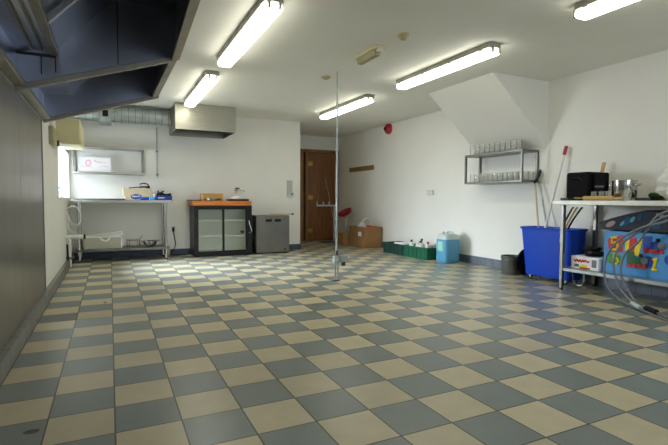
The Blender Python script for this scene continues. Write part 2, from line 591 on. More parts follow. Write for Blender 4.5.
for xa, ya, xb, yb in ((0.37, HY0, 0.478, HYD), (0.462, HYD + 0.001, 0.45, HY1)):
    front_run(xa, ya, xb, yb, [(0, lz(xs1)), (0.008, lz(xs1)), (0.008, 2.505), (0, 2.505)], 'front_panel', M['hood'])
    front_run(xa, ya, xb, yb, [(-0.03, 2.065), (0.03, 2.08), (0.03, 2.13), (-0.03, 2.12)], 'front_rim', M['hood_rim'], 0.004)
prof = [(xs0, 2.0), (-0.34, 2.03), (0.05, 2.46), (0.375, 2.46), (0.375, 2.475), (0.04, 2.475), (-0.35, 2.045), (xs0, 2.015)]
MB().prism([prof[0], prof[1], prof[6], prof[7]], 1, HY0, HY1).build('inner_roof', M['hood'], hd)
MB().prism([prof[1], prof[2], prof[5], prof[6]], 1, HY0, HY1).build('filter_bank', M['hood_filter'], hd)
it = MB()
for xa, ya, xb, yb in ((0.37, HY0, 0.478, HYD), (0.462, HYD, 0.45, HY1)):
    it.add([(0.04, ya, 2.46), (xa, ya, 2.46), (xb, yb, 2.46), (0.04, yb, 2.46), (0.04, ya, 2.475), (xa, ya, 2.475), (xb, yb, 2.475), (0.04, yb, 2.475)],
           [(0, 1, 2, 3), (7, 6, 5, 4), (0, 4, 5, 1), (1, 5, 6, 2), (2, 6, 7, 3), (3, 7, 4, 0)])
it.build('inner_top', M['hood_filter'], hd)
for ye, xe in ((HY0, 0.37), (HYD, 0.478), (HY1 - 0.012, xs1)):
    MB().prism([(xs0, lz(xs0)), (xe, lz(xs1)), (xe, 2.46), (0.05, 2.46), (-0.34, 2.03), (xs0, 2.0)], 1, ye, ye + 0.012).build('end_panel', M['hood'], hd)
for ye, wd in ((HY0, 0.05), (HYD - 0.02, 0.05), (HY1 - 0.04, 0.05)):
    MB().prism([(xs0, lz(xs0) - 0.03), (xs1 + 0.035, lz(xs1) - 0.028), (xs1 + 0.035, lz(xs1) + 0.012), (xs0, lz(xs0) + 0.01)], 1, ye, ye + wd).build('cross_rim', M['hood_rim'], hd, bevel=0.004)
MB().prism([(xs0, 1.755), (xs0 + 0.06, 1.765), (xs0 + 0.06, 1.80), (xs0, 1.79)], 1, HY0, HY1 + 0.012).build('wall_rim', M['hood_rim'], hd, bevel=0.004)
box(-0.365, -0.31, HY0, HYD, 1.995, 2.035).build('filter_rail', M['hood_rim'], hd, bevel=0.004)
MB().prism([(-0.47, 1.985), (-0.452, 1.985), (-0.452, 2.0), (-0.47, 2.0)], 1, HY0, HYD - 0.12).build('guide_rail', M['hood_rim'], hd)
MB().prism([(-0.405, 1.99), (-0.395, 1.99), (-0.395, 2.0), (-0.405, 2.0)], 1, HY0, HYD - 0.1).build('guide_rail', M['hood_rim'], hd)
MB().prism([(-0.33, 2.02), (-0.32, 2.0), (0.06, 2.42), (0.045, 2.435)], 1, 0.80, 0.84).build('filter_joint', M['hood_rim'], hd)
box(0.065, 0.072, HYD - 0.004, HYD, 1.99, 2.45).build('seam_strip', M['hood_filter'], hd)
box(xs0 + 0.15, xs0 + 0.157, HYD - 0.004, HYD, 1.86, 1.995).build('seam_strip', M['hood_filter'], hd)
box(-0.337, -0.33, HYD - 0.004, HYD, 1.88, 2.0).build('seam_strip', M['hood_filter'], hd)
box(xs0, -0.33, HYD - 0.008, HYD - 0.001, 1.982, 2.002).build('seam_strip', M['hood_filter'], hd)

# ------------------------------------------------------------------ duct, extract box, conduit
dt = thing('vent_duct', 'round galvanised spiral vent duct running along the top of back wall', 'duct', (0.15, 5.95, 2.36))
pr_, x = [], LX + 0.01
ribs = MB()
n = 15
x0, x1 = LX + 0.02, 0.943
MB().tube([(x0, 5.95, 2.362), (x1, 5.95, 2.362)], 0.128, 28).build('duct_pipe', M['galv'], dt)
for k in range(n):
    xx = x0 + 0.04 + (x1 - x0 - 0.08) * k / (n - 1)
    ribs.tube([(xx - 0.004, 5.95, 2.362), (xx + 0.004, 5.95, 2.362)], 0.1335, 28)
ribs.build('spiral_seam', M['steel_dark'], dt)
dm = MB().tube([(-0.13, 5.95, 2.34), (0.04, 5.95, 2.34)], 0.168, 28).build('damper_collar', M['galv'], dt, bevel=0.01)
box(-0.085, -0.005, 5.765, 5.80, 2.29, 2.385).build('damper_motor', M['black'], dm, bevel=0.004)
MB().cyl((0.03, 5.80, 2.42), (0.03, 5.80, 2.51), 0.008, seg=8).build('hanger_rod', M['steel_dark'], dm)

eb = thing('extract_box', 'brushed steel extract box under the ceiling at the end of the duct', 'extractor', (1.43, 5.75, 2.11))
ex0, ex1, ey0, ey1, ez0, ez1 = 0.945, 1.905, 5.33, 6.195, 2.105, 2.52
b = MB()
t = 0.012
b.box(ex0, ex1, ey0, ey0 + t, ez0, ez1).box(ex0, ex0 + t, ey0 + t, ey1, ez0, ez1).box(ex1 - t, ex1, ey0 + t, ey1, ez0, ez1)
b.box(ex0 + t, ex1 - t, ey0 + t, ey1, ez1 - t, ez1).box(ex0 + t, ex1 - t, ey1 - t, ey1, ez0, ez1 - t)
b.build('casing', M['steel_warm'], eb, bevel=0.003)
box(ex0 + t, ex1 - t, ey0 + t, ey1 - t, ez0 + 0.10, ez0 + 0.12).build('filter_grille', M['hood_filter'], eb)
for xx in (ex0, ex1 - 0.012):
    box(xx, xx + 0.012, ey0 - 0.004, ey0, ez0, ez1).build('corner_trim', M['steel_warm'], eb)

cd = thing('conduit', 'thin grey vertical conduit on back wall between wall shelf and extract box', 'conduit', (0.742, BY, 1.38))
MB().cyl((0.742, BY - 0.014, 1.36), (0.742, BY - 0.014, 2.23), 0.009, seg=10).build('pipe', M['galv'], cd)
for z in (1.40, 1.80):
    box(0.724, 0.760, BY - 0.028, BY, z, z + 0.03).build('pipe_clip', M['steel_dark'], cd)

# yellowed box over the window
yb = thing('wall_unit', 'yellowed plastic box unit on left wall above the bright window', 'wall unit', (LX, 4.7, 1.72))
MB().taper((LX, -0.30, 4.0, 4.80), (LX, -0.31, 4.0, 4.80), 1.65, 1.955).build('cover', M['cream_pl'], yb, bevel=0.025, seg=4)
sb_ = box(LX, LX + 0.045, 3.45, 3.95, 1.575, 1.78).build('side_box', M['beige_pl'], yb, bevel=0.01)
box(LX + 0.045, LX + 0.06, 3.84, 3.93, 1.60, 1.665).build('switch', M['black'], sb_, bevel=0.003)
box(LX, LX + 0.03, 3.60, 3.90, 1.78, 1.90).build('vent_top', M['white_pl'], sb_, bevel=0.008)

# ------------------------------------------------------------------ ceiling lamps
def lamp(x, y0, y1, label):
    t = thing('ceiling_lamp', label, 'lamp', (x, (y0 + y1) / 2, CZ), 'fluorescent ceiling lamps')
    w = 0.082
    def sec(hw, z0, z1, ya, yb, rnd):
        m = MB()
        nseg = 6
        plan = []
        for (cx, cy, a0) in ((x + hw - rnd, yb - rnd, 0), (x - hw + rnd, yb - rnd, PI / 2), (x - hw + rnd, ya + rnd, PI), (x + hw - rnd, ya + rnd, 1.5 * PI)):
            for k in range(nseg + 1):
                a = a0 + PI / 2 * k / nseg
                plan.append((cx + rnd * math.cos(a), cy + rnd * math.sin(a)))
        m.prism(plan, 2, z0, z1)
        return m
    sec(w, CZ - 0.05, CZ, y0, y1, 0.05).build('housing', M['lamp_base'], t, bevel=0.004)
    df = sec(w - 0.006, CZ - 0.105, CZ - 0.051, y0 + 0.006, y1 - 0.006, 0.045).build('diffuser', M['lamp'], t, bevel=0.022, seg=4)
    for yy in (y0 + 0.12, y0 + (y1 - y0) * 0.36, y0 + (y1 - y0) * 0.64, y1 - 0.12):
        for s in (-1, 1):
            box(x + s * w - 0.006, x + s * w + 0.006, yy - 0.018, yy + 0.018, CZ - 0.062, CZ - 0.03).build('clip', M['lamp_base'], t, bevel=0.002)
    for s in (-1, 1):
        box(x + s * 0.042 - 0.010, x + s * 0.042 + 0.010, y0 - 0.006, y0 + 0.05, CZ - 0.098, CZ - 0.03).build('end_clip', M['lamp_base'], t, bevel=0.003)
        box(x + s * 0.042 - 0.010, x + s * 0.042 + 0.010, y1 - 0.05, y1 + 0.006, CZ - 0.098, CZ - 0.03).build('end_clip', M['lamp_base'], t, bevel=0.003)


lamp(1.135, 0.99, 2.72, 'lit fluorescent lamp beside the extractor hood, the largest on the left')
lamp(1.13, 3.27, 5.12, 'lit fluorescent lamp just in front of the steel extract box')
lamp(3.40, 1.03, 2.69, 'lit fluorescent lamp before the sloping bulkhead')
lamp(3.43, 3.48, 5.16, 'lit fluorescent lamp crossed by the thin floor-to-ceiling pole')
lamp(3.36, -1.52, 0.13, 'lit fluorescent lamp cut by the top edge at upper right')

sm = thing('smoke_detector', 'round cream smoke detector on ceiling between two lamps', 'smoke detector', (2.47, 1.25, CZ))
MB().lathe([(0.0, -0.045), (0.03, -0.045), (0.048, -0.022), (0.052, -0.012), (0.055, 0)], (2.47, 1.25, CZ)).build('base', M['sensor'], sm)
MB().lathe([(0.0, -0.055), (0.022, -0.052), (0.028, -0.044)], (2.47, 1.25, CZ)).build('sensor_cap', M['beige_pl'], sm)
ms = thing('motion_sensor', 'small yellowed ceiling disc sensor next to top of the thin pole', 'sensor', (2.45, 2.92, CZ))
MB().lathe([(0.0, -0.022), (0.05, -0.02), (0.06, -0.008), (0.062, 0)], (2.45, 2.92, CZ)).build('disc', M['sensor'], ms)
MB().lathe([(0.0, -0.034), (0.02, -0.032), (0.026, -0.02)], (2.45, 2.92, CZ)).build('lens', M['beige_pl'], ms)
em = thing('emergency_light', 'yellowed boxy emergency light on ceiling between the lamps', 'emergency light', (2.44, 1.84, CZ))
box(2.375, 2.505, 1.60, 2.07, CZ - 0.03, CZ).build('back_plate', M['cream_pl'], em, bevel=0.008)
MB().prism([(2.40, CZ - 0.03), (2.48, CZ - 0.03), (2.47, CZ - 0.085), (2.41, CZ - 0.085)], 1, 1.66, 2.03).build('diffuser', M['beige_pl'], em, bevel=0.008)
box(2.41, 2.47, 1.605, 1.65, CZ - 0.05, CZ - 0.03).build('end_cap', M['white_pl'], em, bevel=0.006)

# ------------------------------------------------------------------ steel frame helpers
def sq_tube_frame(segs, r):
    m = MB()
    for a, b in segs:
        a, b = Vector(a), Vector(b)
        lo = [min(a[i], b[i]) - r for i in range(3)]
        hi = [max(a[i], b[i]) + r for i in range(3)]
        m.box(lo[0], hi[0], lo[1], hi[1], lo[2], hi[2])
    return m


# wall shelf on the back wall
ws = thing('wall_shelf', 'open steel two-tier wall shelf on back wall holding a white card', 'shelf', (0, BY, 1.41))
sx0, sx1, sy0 = -0.50, 0.51, 5.93
for x in (sx0, sx1):
    for yy in (sy0, BY - 0.02):
        box(x - 0.014, x + 0.014, yy - 0.014, yy + 0.014, 1.425, 1.80).build('post', M['steel_dark'], ws, bevel=0.002)
box(sx0 - 0.014, sx1 + 0.014, sy0 - 0.016, BY - 0.005, 1.80, 1.832).build('shelf_board', M['steel'], ws, bevel=0.003)
box(sx0 - 0.014, sx1 + 0.014, sy0 - 0.016, BY - 0.005, 1.395, 1.425).build('shelf_board', M['steel'], ws, bevel=0.003)

cdp = thing('sign_card', 'white card with faint pink print leaning on the steel wall shelf', 'card', (-0.2, 6.0, 1.425))
Mc = Matrix.Translation((-0.215, 5.975, 1.426)) @ Matrix.Rotation(math.radians(-6), 4, 'X')
MB().box(-0.235, 0.235, 0, 0.012, 0, 0.235, Mc).build('card_sheet', M['paper'], cdp)
ring = [Mc @ Vector((-0.09 + 0.037 * math.cos(a), -0.001, 0.14 + 0.045 * math.sin(a))) for a in [2 * PI * k / 20 for k in range(20)]]
MB().tube(ring, 0.006, 6, closed=True).build('printed_ring', M['pink'], cdp)
sq = MB()
word = [(0.0, .16), (0.01, .19), (0.025, .155), (0.04, .165), (0.05, .145), (0.065, .165), (0.075, .145), (0.09, .165), (0.10, .145), (0.13, .15), (0.155, .15)]
sq.tube(smooth_path([Mc @ Vector((a, -0.001, z)) for a, z in word], 3), 0.003, 5)
sq.tube([Mc @ Vector((0.07, -0.001, 0.095)), Mc @ Vector((0.2, -0.001, 0.09))], 0.003, 5)
sq.tube([Mc @ Vector((-0.19, -0.001, 0.075)), Mc @ Vector((-0.03, -0.001, 0.08))], 0.003, 5)
sq.build('printed_script', M['pink'], cdp)

# ------------------------------------------------------------------ left work bench
wb = thing('work_bench', 'stainless steel work bench under the wall shelf beside the window', 'table', (0.2, 5.9, 0))
bx0, bx1, by0, by1, bz = -0.545, 0.925, 5.62, 6.18, 0.975
box(bx0, bx1, by0, by1, bz - 0.045, bz).build('bench_top', M['steel'], wb, bevel=0.005)
for x in (-0.44, 0.82):
    for y in (5.67, 6.12):
        l = MB().cyl((x, y, 0.02), (x, y, bz - 0.045), 0.021, seg=14).build('leg', M['chrome'], wb)
        MB().lathe([(0.026, 0), (0.026, 0.012), (0.02, 0.03)], (x, y, 0), 14).build('foot', M['dark_grey'], l)
box(-0.475, 0.855, 5.64, 6.15, 0.175, 0.205).build('undershelf', M['steel_dark'], wb, bevel=0.004)

cb = thing('chopping_board', 'thin dark board lying flat on the left end of the steel bench', 'board', (-0.14, 5.9, bz))
box(-0.5, 0.21, 5.68, 6.02, bz, bz + 0.022).build('board_slab', M['dark_grey'], cb, bevel=0.006)
MB().tube(smooth_path([(-0.5, 5.85, bz + 0.011), (-0.54, 5.82, bz + 0.012), (-0.54, 5.88, bz + 0.012), (-0.5, 5.86, bz + 0.011)], 5), 0.004, 6).build('cord_loop', M['black'], cb)

bxx = thing('carton', 'pale cardboard carton with a blue oval standing on the steel bench', 'box', (0.41, 5.95, bz))
box(0.21, 0.62, 5.82, 6.14, bz, bz + 0.185).build('carton_body', M['card_pale'], bxx, bevel=0.003)
MB().box(0.19, 0.215, 5.82, 6.14, bz + 0.06, bz + 0.20).build('flap', M['card_pale'], bxx)
ov = [(0.385 + 0.085 * math.cos(a), bz + 0.055 + 0.042 * math.sin(a)) for a in [2 * PI * k / 24 for k in range(24)]]
MB().prism(ov, 1, 5.815, 5.819).build('printed_oval', M['blue_tray'], bxx)
sw = [(0.325, .05), (0.345, .07), (0.36, .045), (0.38, .07), (0.40, .045), (0.42, .07), (0.445, .05)]
MB().tube(smooth_path([(a, 5.814, bz + z) for a, z in sw], 3), 0.006, 5).build('printed_script', M['white_pl'], bxx)
MB().box(0.475, 0.62, 5.815, 5.819, bz + 0.01, bz + 0.05).build('printed_band', M['blue_tray'], bxx)

g = thing('hose_gun', 'black hose trigger gun lying across the top of the pale carton', 'hose gun', (0.44, 5.9, bz + 0.185))
zt = bz + 0.185
MB().tube(smooth_path([(0.28, 5.9, zt + 0.012), (0.36, 5.9, zt + 0.02), (0.45, 5.9, zt + 0.03), (0.53, 5.9, zt + 0.032), (0.60, 5.9, zt + 0.026)], 4), [0.008] * 8 + [0.014] * 5 + [0.02] * 4, 10).build('barrel', M['black'], g)
MB().tube(smooth_path([(0.44, 5.9, zt + 0.075), (0.5, 5.9, zt + 0.09), (0.56, 5.9, zt + 0.08), (0.59, 5.9, zt + 0.04)], 5), 0.010, 8).build('trigger_lever', M['black'], g)

tr = thing('storage_tray', 'dark blue plastic tray full of tools on right end of the steel bench', 'tray', (0.79, 5.85, bz))
tb = MB()
tx0, tx1, ty0, ty1, th = 0.665, 0.925, 5.67, 6.0, 0.075
tb.box(tx0, tx1, ty0, ty1, bz, bz + 0.01).box(tx0, tx1, ty0, ty0 + 0.01, bz + 0.01, bz + th).box(tx0, tx1, ty1 - 0.01, ty1, bz + 0.01, bz + th)
tb.box(tx0, tx0 + 0.01, ty0 + 0.01, ty1 - 0.01, bz + 0.01, bz + th).box(tx1 - 0.01, tx1, ty0 + 0.01, ty1 - 0.01, bz + 0.01, bz + th)
tb.build('tray_shell', M['blue_tray'], tr, bevel=0.003)
MB().box(tx0 + 0.04, tx0 + 0.14, ty0 - 0.002, ty0, bz + 0.03, bz + 0.045).build('tray_label', M['white_pl'], tr)
tg = 'tools in the blue tray'
tag(MB().tube(smooth_path([(0.70, 5.85, bz + 0.011 + 0.01), (0.72, 5.85, bz + 0.08), (0.75, 5.84, bz + 0.12), (0.80, 5.84, bz + 0.10), (0.84, 5.85, bz + 0.085), (0.93, 5.84, bz + 0.10)], 5), [0.012] * 12 + [0.02] * 14, 8).build('hand_tool', M['black'], local=(0.8, 5.85, bz + 0.01)), 'black bent hand tool lying over the rim of the blue tray', 'tool')
tag(MB().lathe([(0.0, 0.0), (0.028, 0.0), (0.028, 0.09), (0.012, 0.11), (0.012, 0.15), (0.0, 0.15)], (0.73, 5.92, bz + 0.011), 14).build('spray_can', M['dark_grey'], local=(0.73, 5.92, bz + 0.011)), 'small dark grey can upright at the back of the blue tray', 'can')
tag(MB().tube([(0.775, 5.93, bz + 0.012), (0.775, 5.93, bz + 0.10), (0.80, 5.93, bz + 0.145), (0.82, 5.92, bz + 0.15)], [0.02, 0.02, 0.014, 0.012], 10).build('spray_nozzle', M['black'], local=(0.78, 5.93, bz + 0.012)), 'black spray nozzle poking up from the blue tray', 'sprayer')
tag(MB().tube([(0.63, 5.90, bz + 0.165), (0.665, 5.78, bz + 0.045)], 0.013, 8).build('paper_roll', M['white_pl'], local=(0.65, 5.85, bz + 0.05)), 'white tube leaning between the pale carton and blue tray', 'tube')
tag(box(0.575, 0.66, 5.66, 5.76, bz, bz + 0.05).build('sponge', M['cyan'], bevel=0.008, local=(0.61, 5.71, bz)), 'light blue sponge block before the pale carton on the steel bench', 'sponge')
ob = thing('flat_pack', 'blue flat pack lying in front of the pale carton', 'pack', (0.5, 5.72, bz))
box(0.44, 0.57, 5.69, 5.78, bz, bz + 0.03).build('pack_body', M['blue_tray'], ob, bevel=0.004)
box(0.455, 0.555, 5.70, 5.77, bz + 0.03, bz + 0.033).build('pack_label', M['cyan'], ob)

# below the bench
uz = 0.206
cr = thing('clear_crate', 'clear plastic crate with a white strip on the bench undershelf', 'crate', (-0.12, 5.85, uz))
c = MB()
x0, x1, y0, y1, h0, h1 = -0.385, 0.155, 5.70, 6.0, 0.19, 0.245
c.box(x0, x1, y0, y1, uz, uz + 0.008).box(x0, x1, y0, y0 + 0.008, uz, uz + h0).box(x0, x1, y1 - 0.008, y1, uz, uz + h0)
c.box(x0, x0 + 0.008, y0, y1, uz, uz + h0).box(x1 - 0.008, x1, y0, y1, uz, uz + h0)
c.build('crate_shell', M['clear_pl'], cr)
sq_tube_frame([((x0, y0, uz + h0), (x1, y0, uz + h0)), ((x0, y1, uz + h0), (x1, y1, uz + h0)), ((x0, y0, uz + h0), (x0, y1, uz + h0)), ((x1, y0, uz + h0), (x1, y1, uz + h0)), ((x1, y0, uz + 0.015), (x1, y0, uz + h0 + 0.05))], 0.010).build('crate_rim', M['white_pl'], cr)
MB().tube([(x0 + 0.02, y0, uz + 0.20), (x1, y0, uz + 0.262)], 0.007, 6).build('lid_edge', M['white_pl'], cr)
MB().tube(smooth_path([(-0.17, y0 - 0.004, uz + 0.20), (-0.13, y0 - 0.008, uz + 0.15), (-0.08, y0 - 0.008, uz + 0.125), (-0.03, y0 - 0.008, uz + 0.15), (-0.015, y0 - 0.004, uz + 0.215)], 4), 0.012, 8).build('carry_handle', M['white_pl'], cr)

wc = thing('wire_caddy', 'small wire glass caddy between clear crate and steel bowl', 'caddy', (0.33, 5.85, uz))
cg = MB()
for zz in (uz + 0.006, uz + 0.11):
    cg.tube([(0.235, 5.78, zz), (0.425, 5.78, zz), (0.425, 5.93, zz), (0.235, 5.93, zz)], 0.004, 6, closed=True)
for (xx, yy) in ((0.235, 5.78), (0.425, 5.78), (0.425, 5.93), (0.235, 5.93), (0.39, 5.78), (0.27, 5.78)):
    cg.tube([(xx, yy, uz), (xx, yy, uz + 0.13)], 0.004, 6)
for k in range(5):
    cg.tube([(0.25 + 0.04 * k, 5.78, uz + 0.006), (0.25 + 0.04 * k, 5.93, uz + 0.006)], 0.003, 6)
cg.build('wire_frame', M['steel_dark'], wc)
MB().tube(smooth_path([(0.425, 5.85, uz + 0.12), (0.45, 5.85, uz + 0.16), (0.47, 5.85, uz + 0.19)], 4), 0.005, 6).build('wire_handle', M['steel_dark'], wc)

bw = thing('steel_bowl', 'shiny steel bowl with dark rim on the bench undershelf', 'bowl', (0.59, 5.82, uz))
MB().lathe([(0.0, 0.0), (0.055, 0.0), (0.095, 0.035), (0.115, 0.085), (0.119, 0.095), (0.112, 0.09), (0.09, 0.038), (0.05, 0.006), (0.0, 0.006)], (0.585, 5.82, uz), 28).build('bowl_shell', M['chrome'], bw)
MB().tube([(0.585 + 0.118 * math.cos(a), 5.82 + 0.118 * math.sin(a), uz + 0.094) for a in [2 * PI * k / 28 for k in range(28)]], 0.006, 6, closed=True).build('rim', M['steel_dark'], bw)
for s in (-1, 1):
    MB().tube(smooth_path([(0.585 + s * 0.116, 5.79, uz + 0.085), (0.585 + s * 0.142, 5.80, uz + 0.10), (0.585 + s * 0.142, 5.84, uz + 0.10), (0.585 + s * 0.116, 5.85, uz + 0.085)], 4), 0.006, 6).build('handle', M['steel_dark'], bw)

# waste pipe on the left wall
wp = thing('waste_pipe', 'white plastic waste pipe with branch arm beside the steel bench', 'pipe', (-0.52, 5.3, 0))
MB().cyl((-0.545, 5.3, 0), (-0.545, 5.3, 0.46), 0.026, seg=16).build('upright_pipe', M['white_pl'], wp)
MB().cyl((LX, 5.3, 0.435), (-0.36, 5.3, 0.435), 0.030, seg=16).build('branch_pipe', M['white_pl'], wp)
MB().cyl((-0.362, 5.3, 0.435), (-0.335, 5.3, 0.435), 0.034, seg=16).build('end_cap', M['black'], wp)
vl = MB().cyl((LX, 5.2, 0.14), (-0.42, 5.2, 0.14), 0.016, seg=12).build('valve_pipe', M['steel_dark'], wp)
MB().lathe([(0.0, -0.02), (0.03, -0.02), (0.03, 0.02), (0.0, 0.02)], (-0.45, 5.2, 0.14), 14).build('valve', M['black'], vl)
MB().tube(smooth_path([(-0.565, 5.2, 0.34), (-0.56, 5.19, 0.2), (-0.555, 5.18, 0.12), (-0.56, 5.18, 0.02)], 4), 0.013, 8).build('trap_hose', M['black'], wp)
tag(MB().tube(smooth_path([(-0.575, 5.42, 0.84), (-0.52, 5.4, 0.88), (-0.44, 5.4, 0.86), (-0.40, 5.4, 0.77), (-0.40, 5.4, 0.66), (-0.45, 5.4, 0.60), (-0.53, 5.4, 0.66), (-0.57, 5.42, 0.76), (-0.56, 5.42, 0.62), (-0.54, 5.40, 0.54), (-0.45, 5.38, 0.47), (-0.40, 5.36, 0.455)], 6), 0.008, 8).build('drain_hose', M['white_pl'], local=(-0.5, 5.4, 0.5)), 'thin white hose looped on left wall beside the steel bench', 'hose')
bt = thing('bottle', 'small bottle with blue cap on the ledge of the bright window', 'bottle', (-0.65, 5.03, WZ0 + 0.012))
bl = Vector((-0.63, 5.03, WZ0 + 0.012))
MB().lathe([(0.0, 0), (0.028, 0), (0.030, 0.06), (0.026, 0.085), (0.011, 0.10), (0.011, 0.112), (0, 0.112)], bl, 16).build('bottle_body', M['can_top'], bt)
MB().lathe([(0.0, 0.112), (0.014, 0.112), (0.013, 0.145), (0, 0.148)], bl, 16).build('cap', M['cyan'], bt)
# plug lead by the bench end
pc = thing('power_lead', 'black power lead hanging on back wall at the end of the steel bench', 'cable', (1.0, 6.18, 0.1))
MB().tube(smooth_path([(1.0, 6.185, 0.43), (1.015, 6.175, 0.30), (1.03, 6.17, 0.2), (1.0, 6.16, 0.11), (0.94, 6.14, 0.02), (1.06, 6.12, 0.012), (1.2, 6.10, 0.012)], 5), 0.008, 7).build('lead', M['black'], pc)
box(0.975, 1.015, 6.165, BY, 0.42, 0.50).build('plug', M['black'], pc, bevel=0.006)
tag(box(0.875, 0.925, 6.08, 6.17, 0, 0.17).build('floor_block', M['beige_pl'], bevel=0.006, local=(0.9, 6.12, 0)), 'beige block on the floor behind the right bench leg', 'block')

# ------------------------------------------------------------------ bar fridge
fg = thing('bar_fridge', 'black bar fridge with two sliding glass doors and orange wooden top', 'fridge', (1.80, 5.95, 0))
X0, X1, Y0, Y1, Z0, Z1 = 1.275, 2.28, 5.69, 6.18, 0.012, 0.885
c = MB()
c.box(X0, X0 + 0.03, Y0 + 0.03, Y1, Z0, Z1).box(X1 - 0.03, X1, Y0 + 0.03, Y1, Z0, Z1).box(X0 + 0.03, X1 - 0.03, Y0 + 0.03, Y1, Z1 - 0.03, Z1)
c.box(X0 + 0.03, X1 - 0.03, Y0 + 0.03, Y1, Z0, Z0 + 0.06).box(X0 + 0.03, X1 - 0.03, Y1 - 0.02, Y1, Z0 + 0.06, Z1 - 0.03)
c.build('cabinet_body', M['black'], fg, bevel=0.003)
li = MB()
li.box(X0 + 0.03, X1 - 0.03, Y1 - 0.026, Y1 - 0.02, Z0 + 0.06, Z1 - 0.03).box(X0 + 0.03, X0 + 0.036, Y0 + 0.05, Y1 - 0.026, Z0 + 0.06, Z1 - 0.03)
li.box(X1 - 0.036, X1 - 0.03, Y0 + 0.05, Y1 - 0.026, Z0 + 0.06, Z1 - 0.03).box(X0 + 0.036, X1 - 0.036, Y0 + 0.05, Y1 - 0.026, Z0 + 0.06, Z0 + 0.066)
li.build('liner', M['cabinet_in'], fg)
fm = MB()
fm.box(X0, X0 + 0.045, Y0, Y0 + 0.03, Z0, Z1).box(X1 - 0.085, X1, Y0, Y0 + 0.03, Z0, Z1).box(X0 + 0.045, X1 - 0.085, Y0, Y0 + 0.03, Z0, Z0 + 0.05).box(X0 + 0.045, X1 - 0.085, Y0, Y0 + 0.03, Z1 - 0.04, Z1)
fm.build('door_surround', M['black'], fg, bevel=0.004)
for z in (0.345, 0.62):
    s = MB()
    for k in range(9):
        yy = Y0 + 0.08 + (Y1 - Y0 - 0.12) * k / 8
        s.tube([(X0 + 0.037, yy, z), (X1 - 0.037, yy, z)], 0.004, 6)
    s.box(X0 + 0.037, X1 - 0.037, Y0 + 0.07, Y0 + 0.08, z - 0.012, z + 0.012)
    s.build('wire_shelf', M['white_pl'], fg)
for i, (a, b_, yy) in enumerate(((X0 + 0.045, 1.79, Y0 + 0.002), (1.755, X1 - 0.085, Y0 + 0.016))):
    f = MB()
    q = 0.028
    f.box(a, a + q, yy, yy + 0.013, 0.07, 0.845).box(b_ - q, b_, yy, yy + 0.013, 0.07, 0.845).box(a + q, b_ - q, yy, yy + 0.013, 0.07, 0.07 + q).box(a + q, b_ - q, yy, yy + 0.013, 0.845 - q, 0.845)
    dr = f.build('sliding_door', M['black'], fg)
    box(a + q, b_ - q, yy + 0.004, yy + 0.008, 0.07 + q, 0.845 - q).build('glass_pane', M['pane'], dr)
MB().cyl((X1 - 0.042, Y0 - 0.004, 0.40), (X1 - 0.042, Y0 + 0.001, 0.40), 0.010, seg=12).build('lock', M['chrome'], fg)
MB().tube(smooth_path([(X1 - 0.055, Y0 - 0.006, 0.62), (X1 - 0.045, Y0 - 0.012, 0.55), (X1 - 0.02, Y0 - 0.012, 0.48), (X1 - 0.005, Y0 - 0.01, 0.42)], 4), 0.006, 6).build('cable_tail', M['white_pl'], fg)
box(X0 - 0.02, X1 - 0.01, Y0 - 0.02, Y1, Z1, 0.965).build('wooden_top', M['orange_wood'], fg, bevel=0.004)
for x in (X0 + 0.06, X1 - 0.06):
    for yy in (Y0 + 0.07, Y1 - 0.07):
        MB().cyl((x, yy, 0), (x, yy, Z0), 0.02, seg=12).build('foot', M['dark_grey'], fg)
MB().cyl((X1 - 0.15, Y0 + 0.09, 0.41), (X1 - 0.15, Y0 + 0.13, 0.41), 0.03, seg=16).build('thermostat', M['dark_grey'], fg)
fb = thing('cardboard_tray', 'brown cardboard box with cut front on top of the bar fridge', 'box', (1.62, 5.95, 0.965))
c = MB()
c.box(1.45, 1.80, 5.86, 6.08, 0.965, 0.975).box(1.45, 1.80, 6.07, 6.08, 0.975, 1.09).box(1.45, 1.46, 5.86, 6.07, 0.975, 1.085).box(1.79, 1.80, 5.86, 6.07, 0.975, 1.085)
c.box(1.46, 1.79, 5.86, 5.87, 0.995, 1.09)
c.build('box_shell', M['card_yellow'], fb)
MB().box(1.44, 1.81, 5.85, 6.09, 1.086, 1.094).build('box_lid', M['card_yellow'], fb)
MB().cyl((1.62, 5.90, 0.975), (1.62, 5.90, 1.015), 0.12, seg=20).build('tape_reel', M['steel_dark'], fb)
tag(box(1.22, 1.44, 5.90, 6.15, 0.966, 0.985).build('flat_pad', M['dark_grey'], bevel=0.004, local=(1.33, 6.02, 0.966)), 'flat dark pad on the fridge top beside the cardboard box', 'pad')
bs = thing('black_tray', 'black shallow tray with white dome on the fridge top', 'tray', (2.08, 5.93, 0.965))
box(1.90, 2.26, 5.80, 6.04, 0.965, 1.0).build('tray_base', M['black'], bs, bevel=0.006)
MB().lathe([(0.11, 0.0), (0.10, 0.025), (0.06, 0.05), (0.0, 0.06)], (2.06, 5.93, 1.0), 20).build('dome', M['white_pl'], bs)
tp = thing('wall_tap', 'small metal tap on back wall above the bar fridge', 'tap', (2.14, BY, 1.17))
MB().lathe([(0.0, 0.03), (0.03, 0.03), (0.045, 0.0)], (2.13, BY, 1.17), 18, Matrix.Rotation(PI / 2, 3, 'X')).build('wall_rose', M['chrome'], tp)
MB().tube(smooth_path([(2.13, BY - 0.02, 1.17), (2.13, BY - 0.10, 1.175), (2.10, BY - 0.13, 1.15), (2.08, BY - 0.13, 1.11)], 4), 0.013, 10).build('spout', M['chrome'], tp)
MB().tube([(2.10, BY - 0.06, 1.20), (2.17, BY - 0.06, 1.20)], 0.012, 10).build('lever', M['black'], tp)
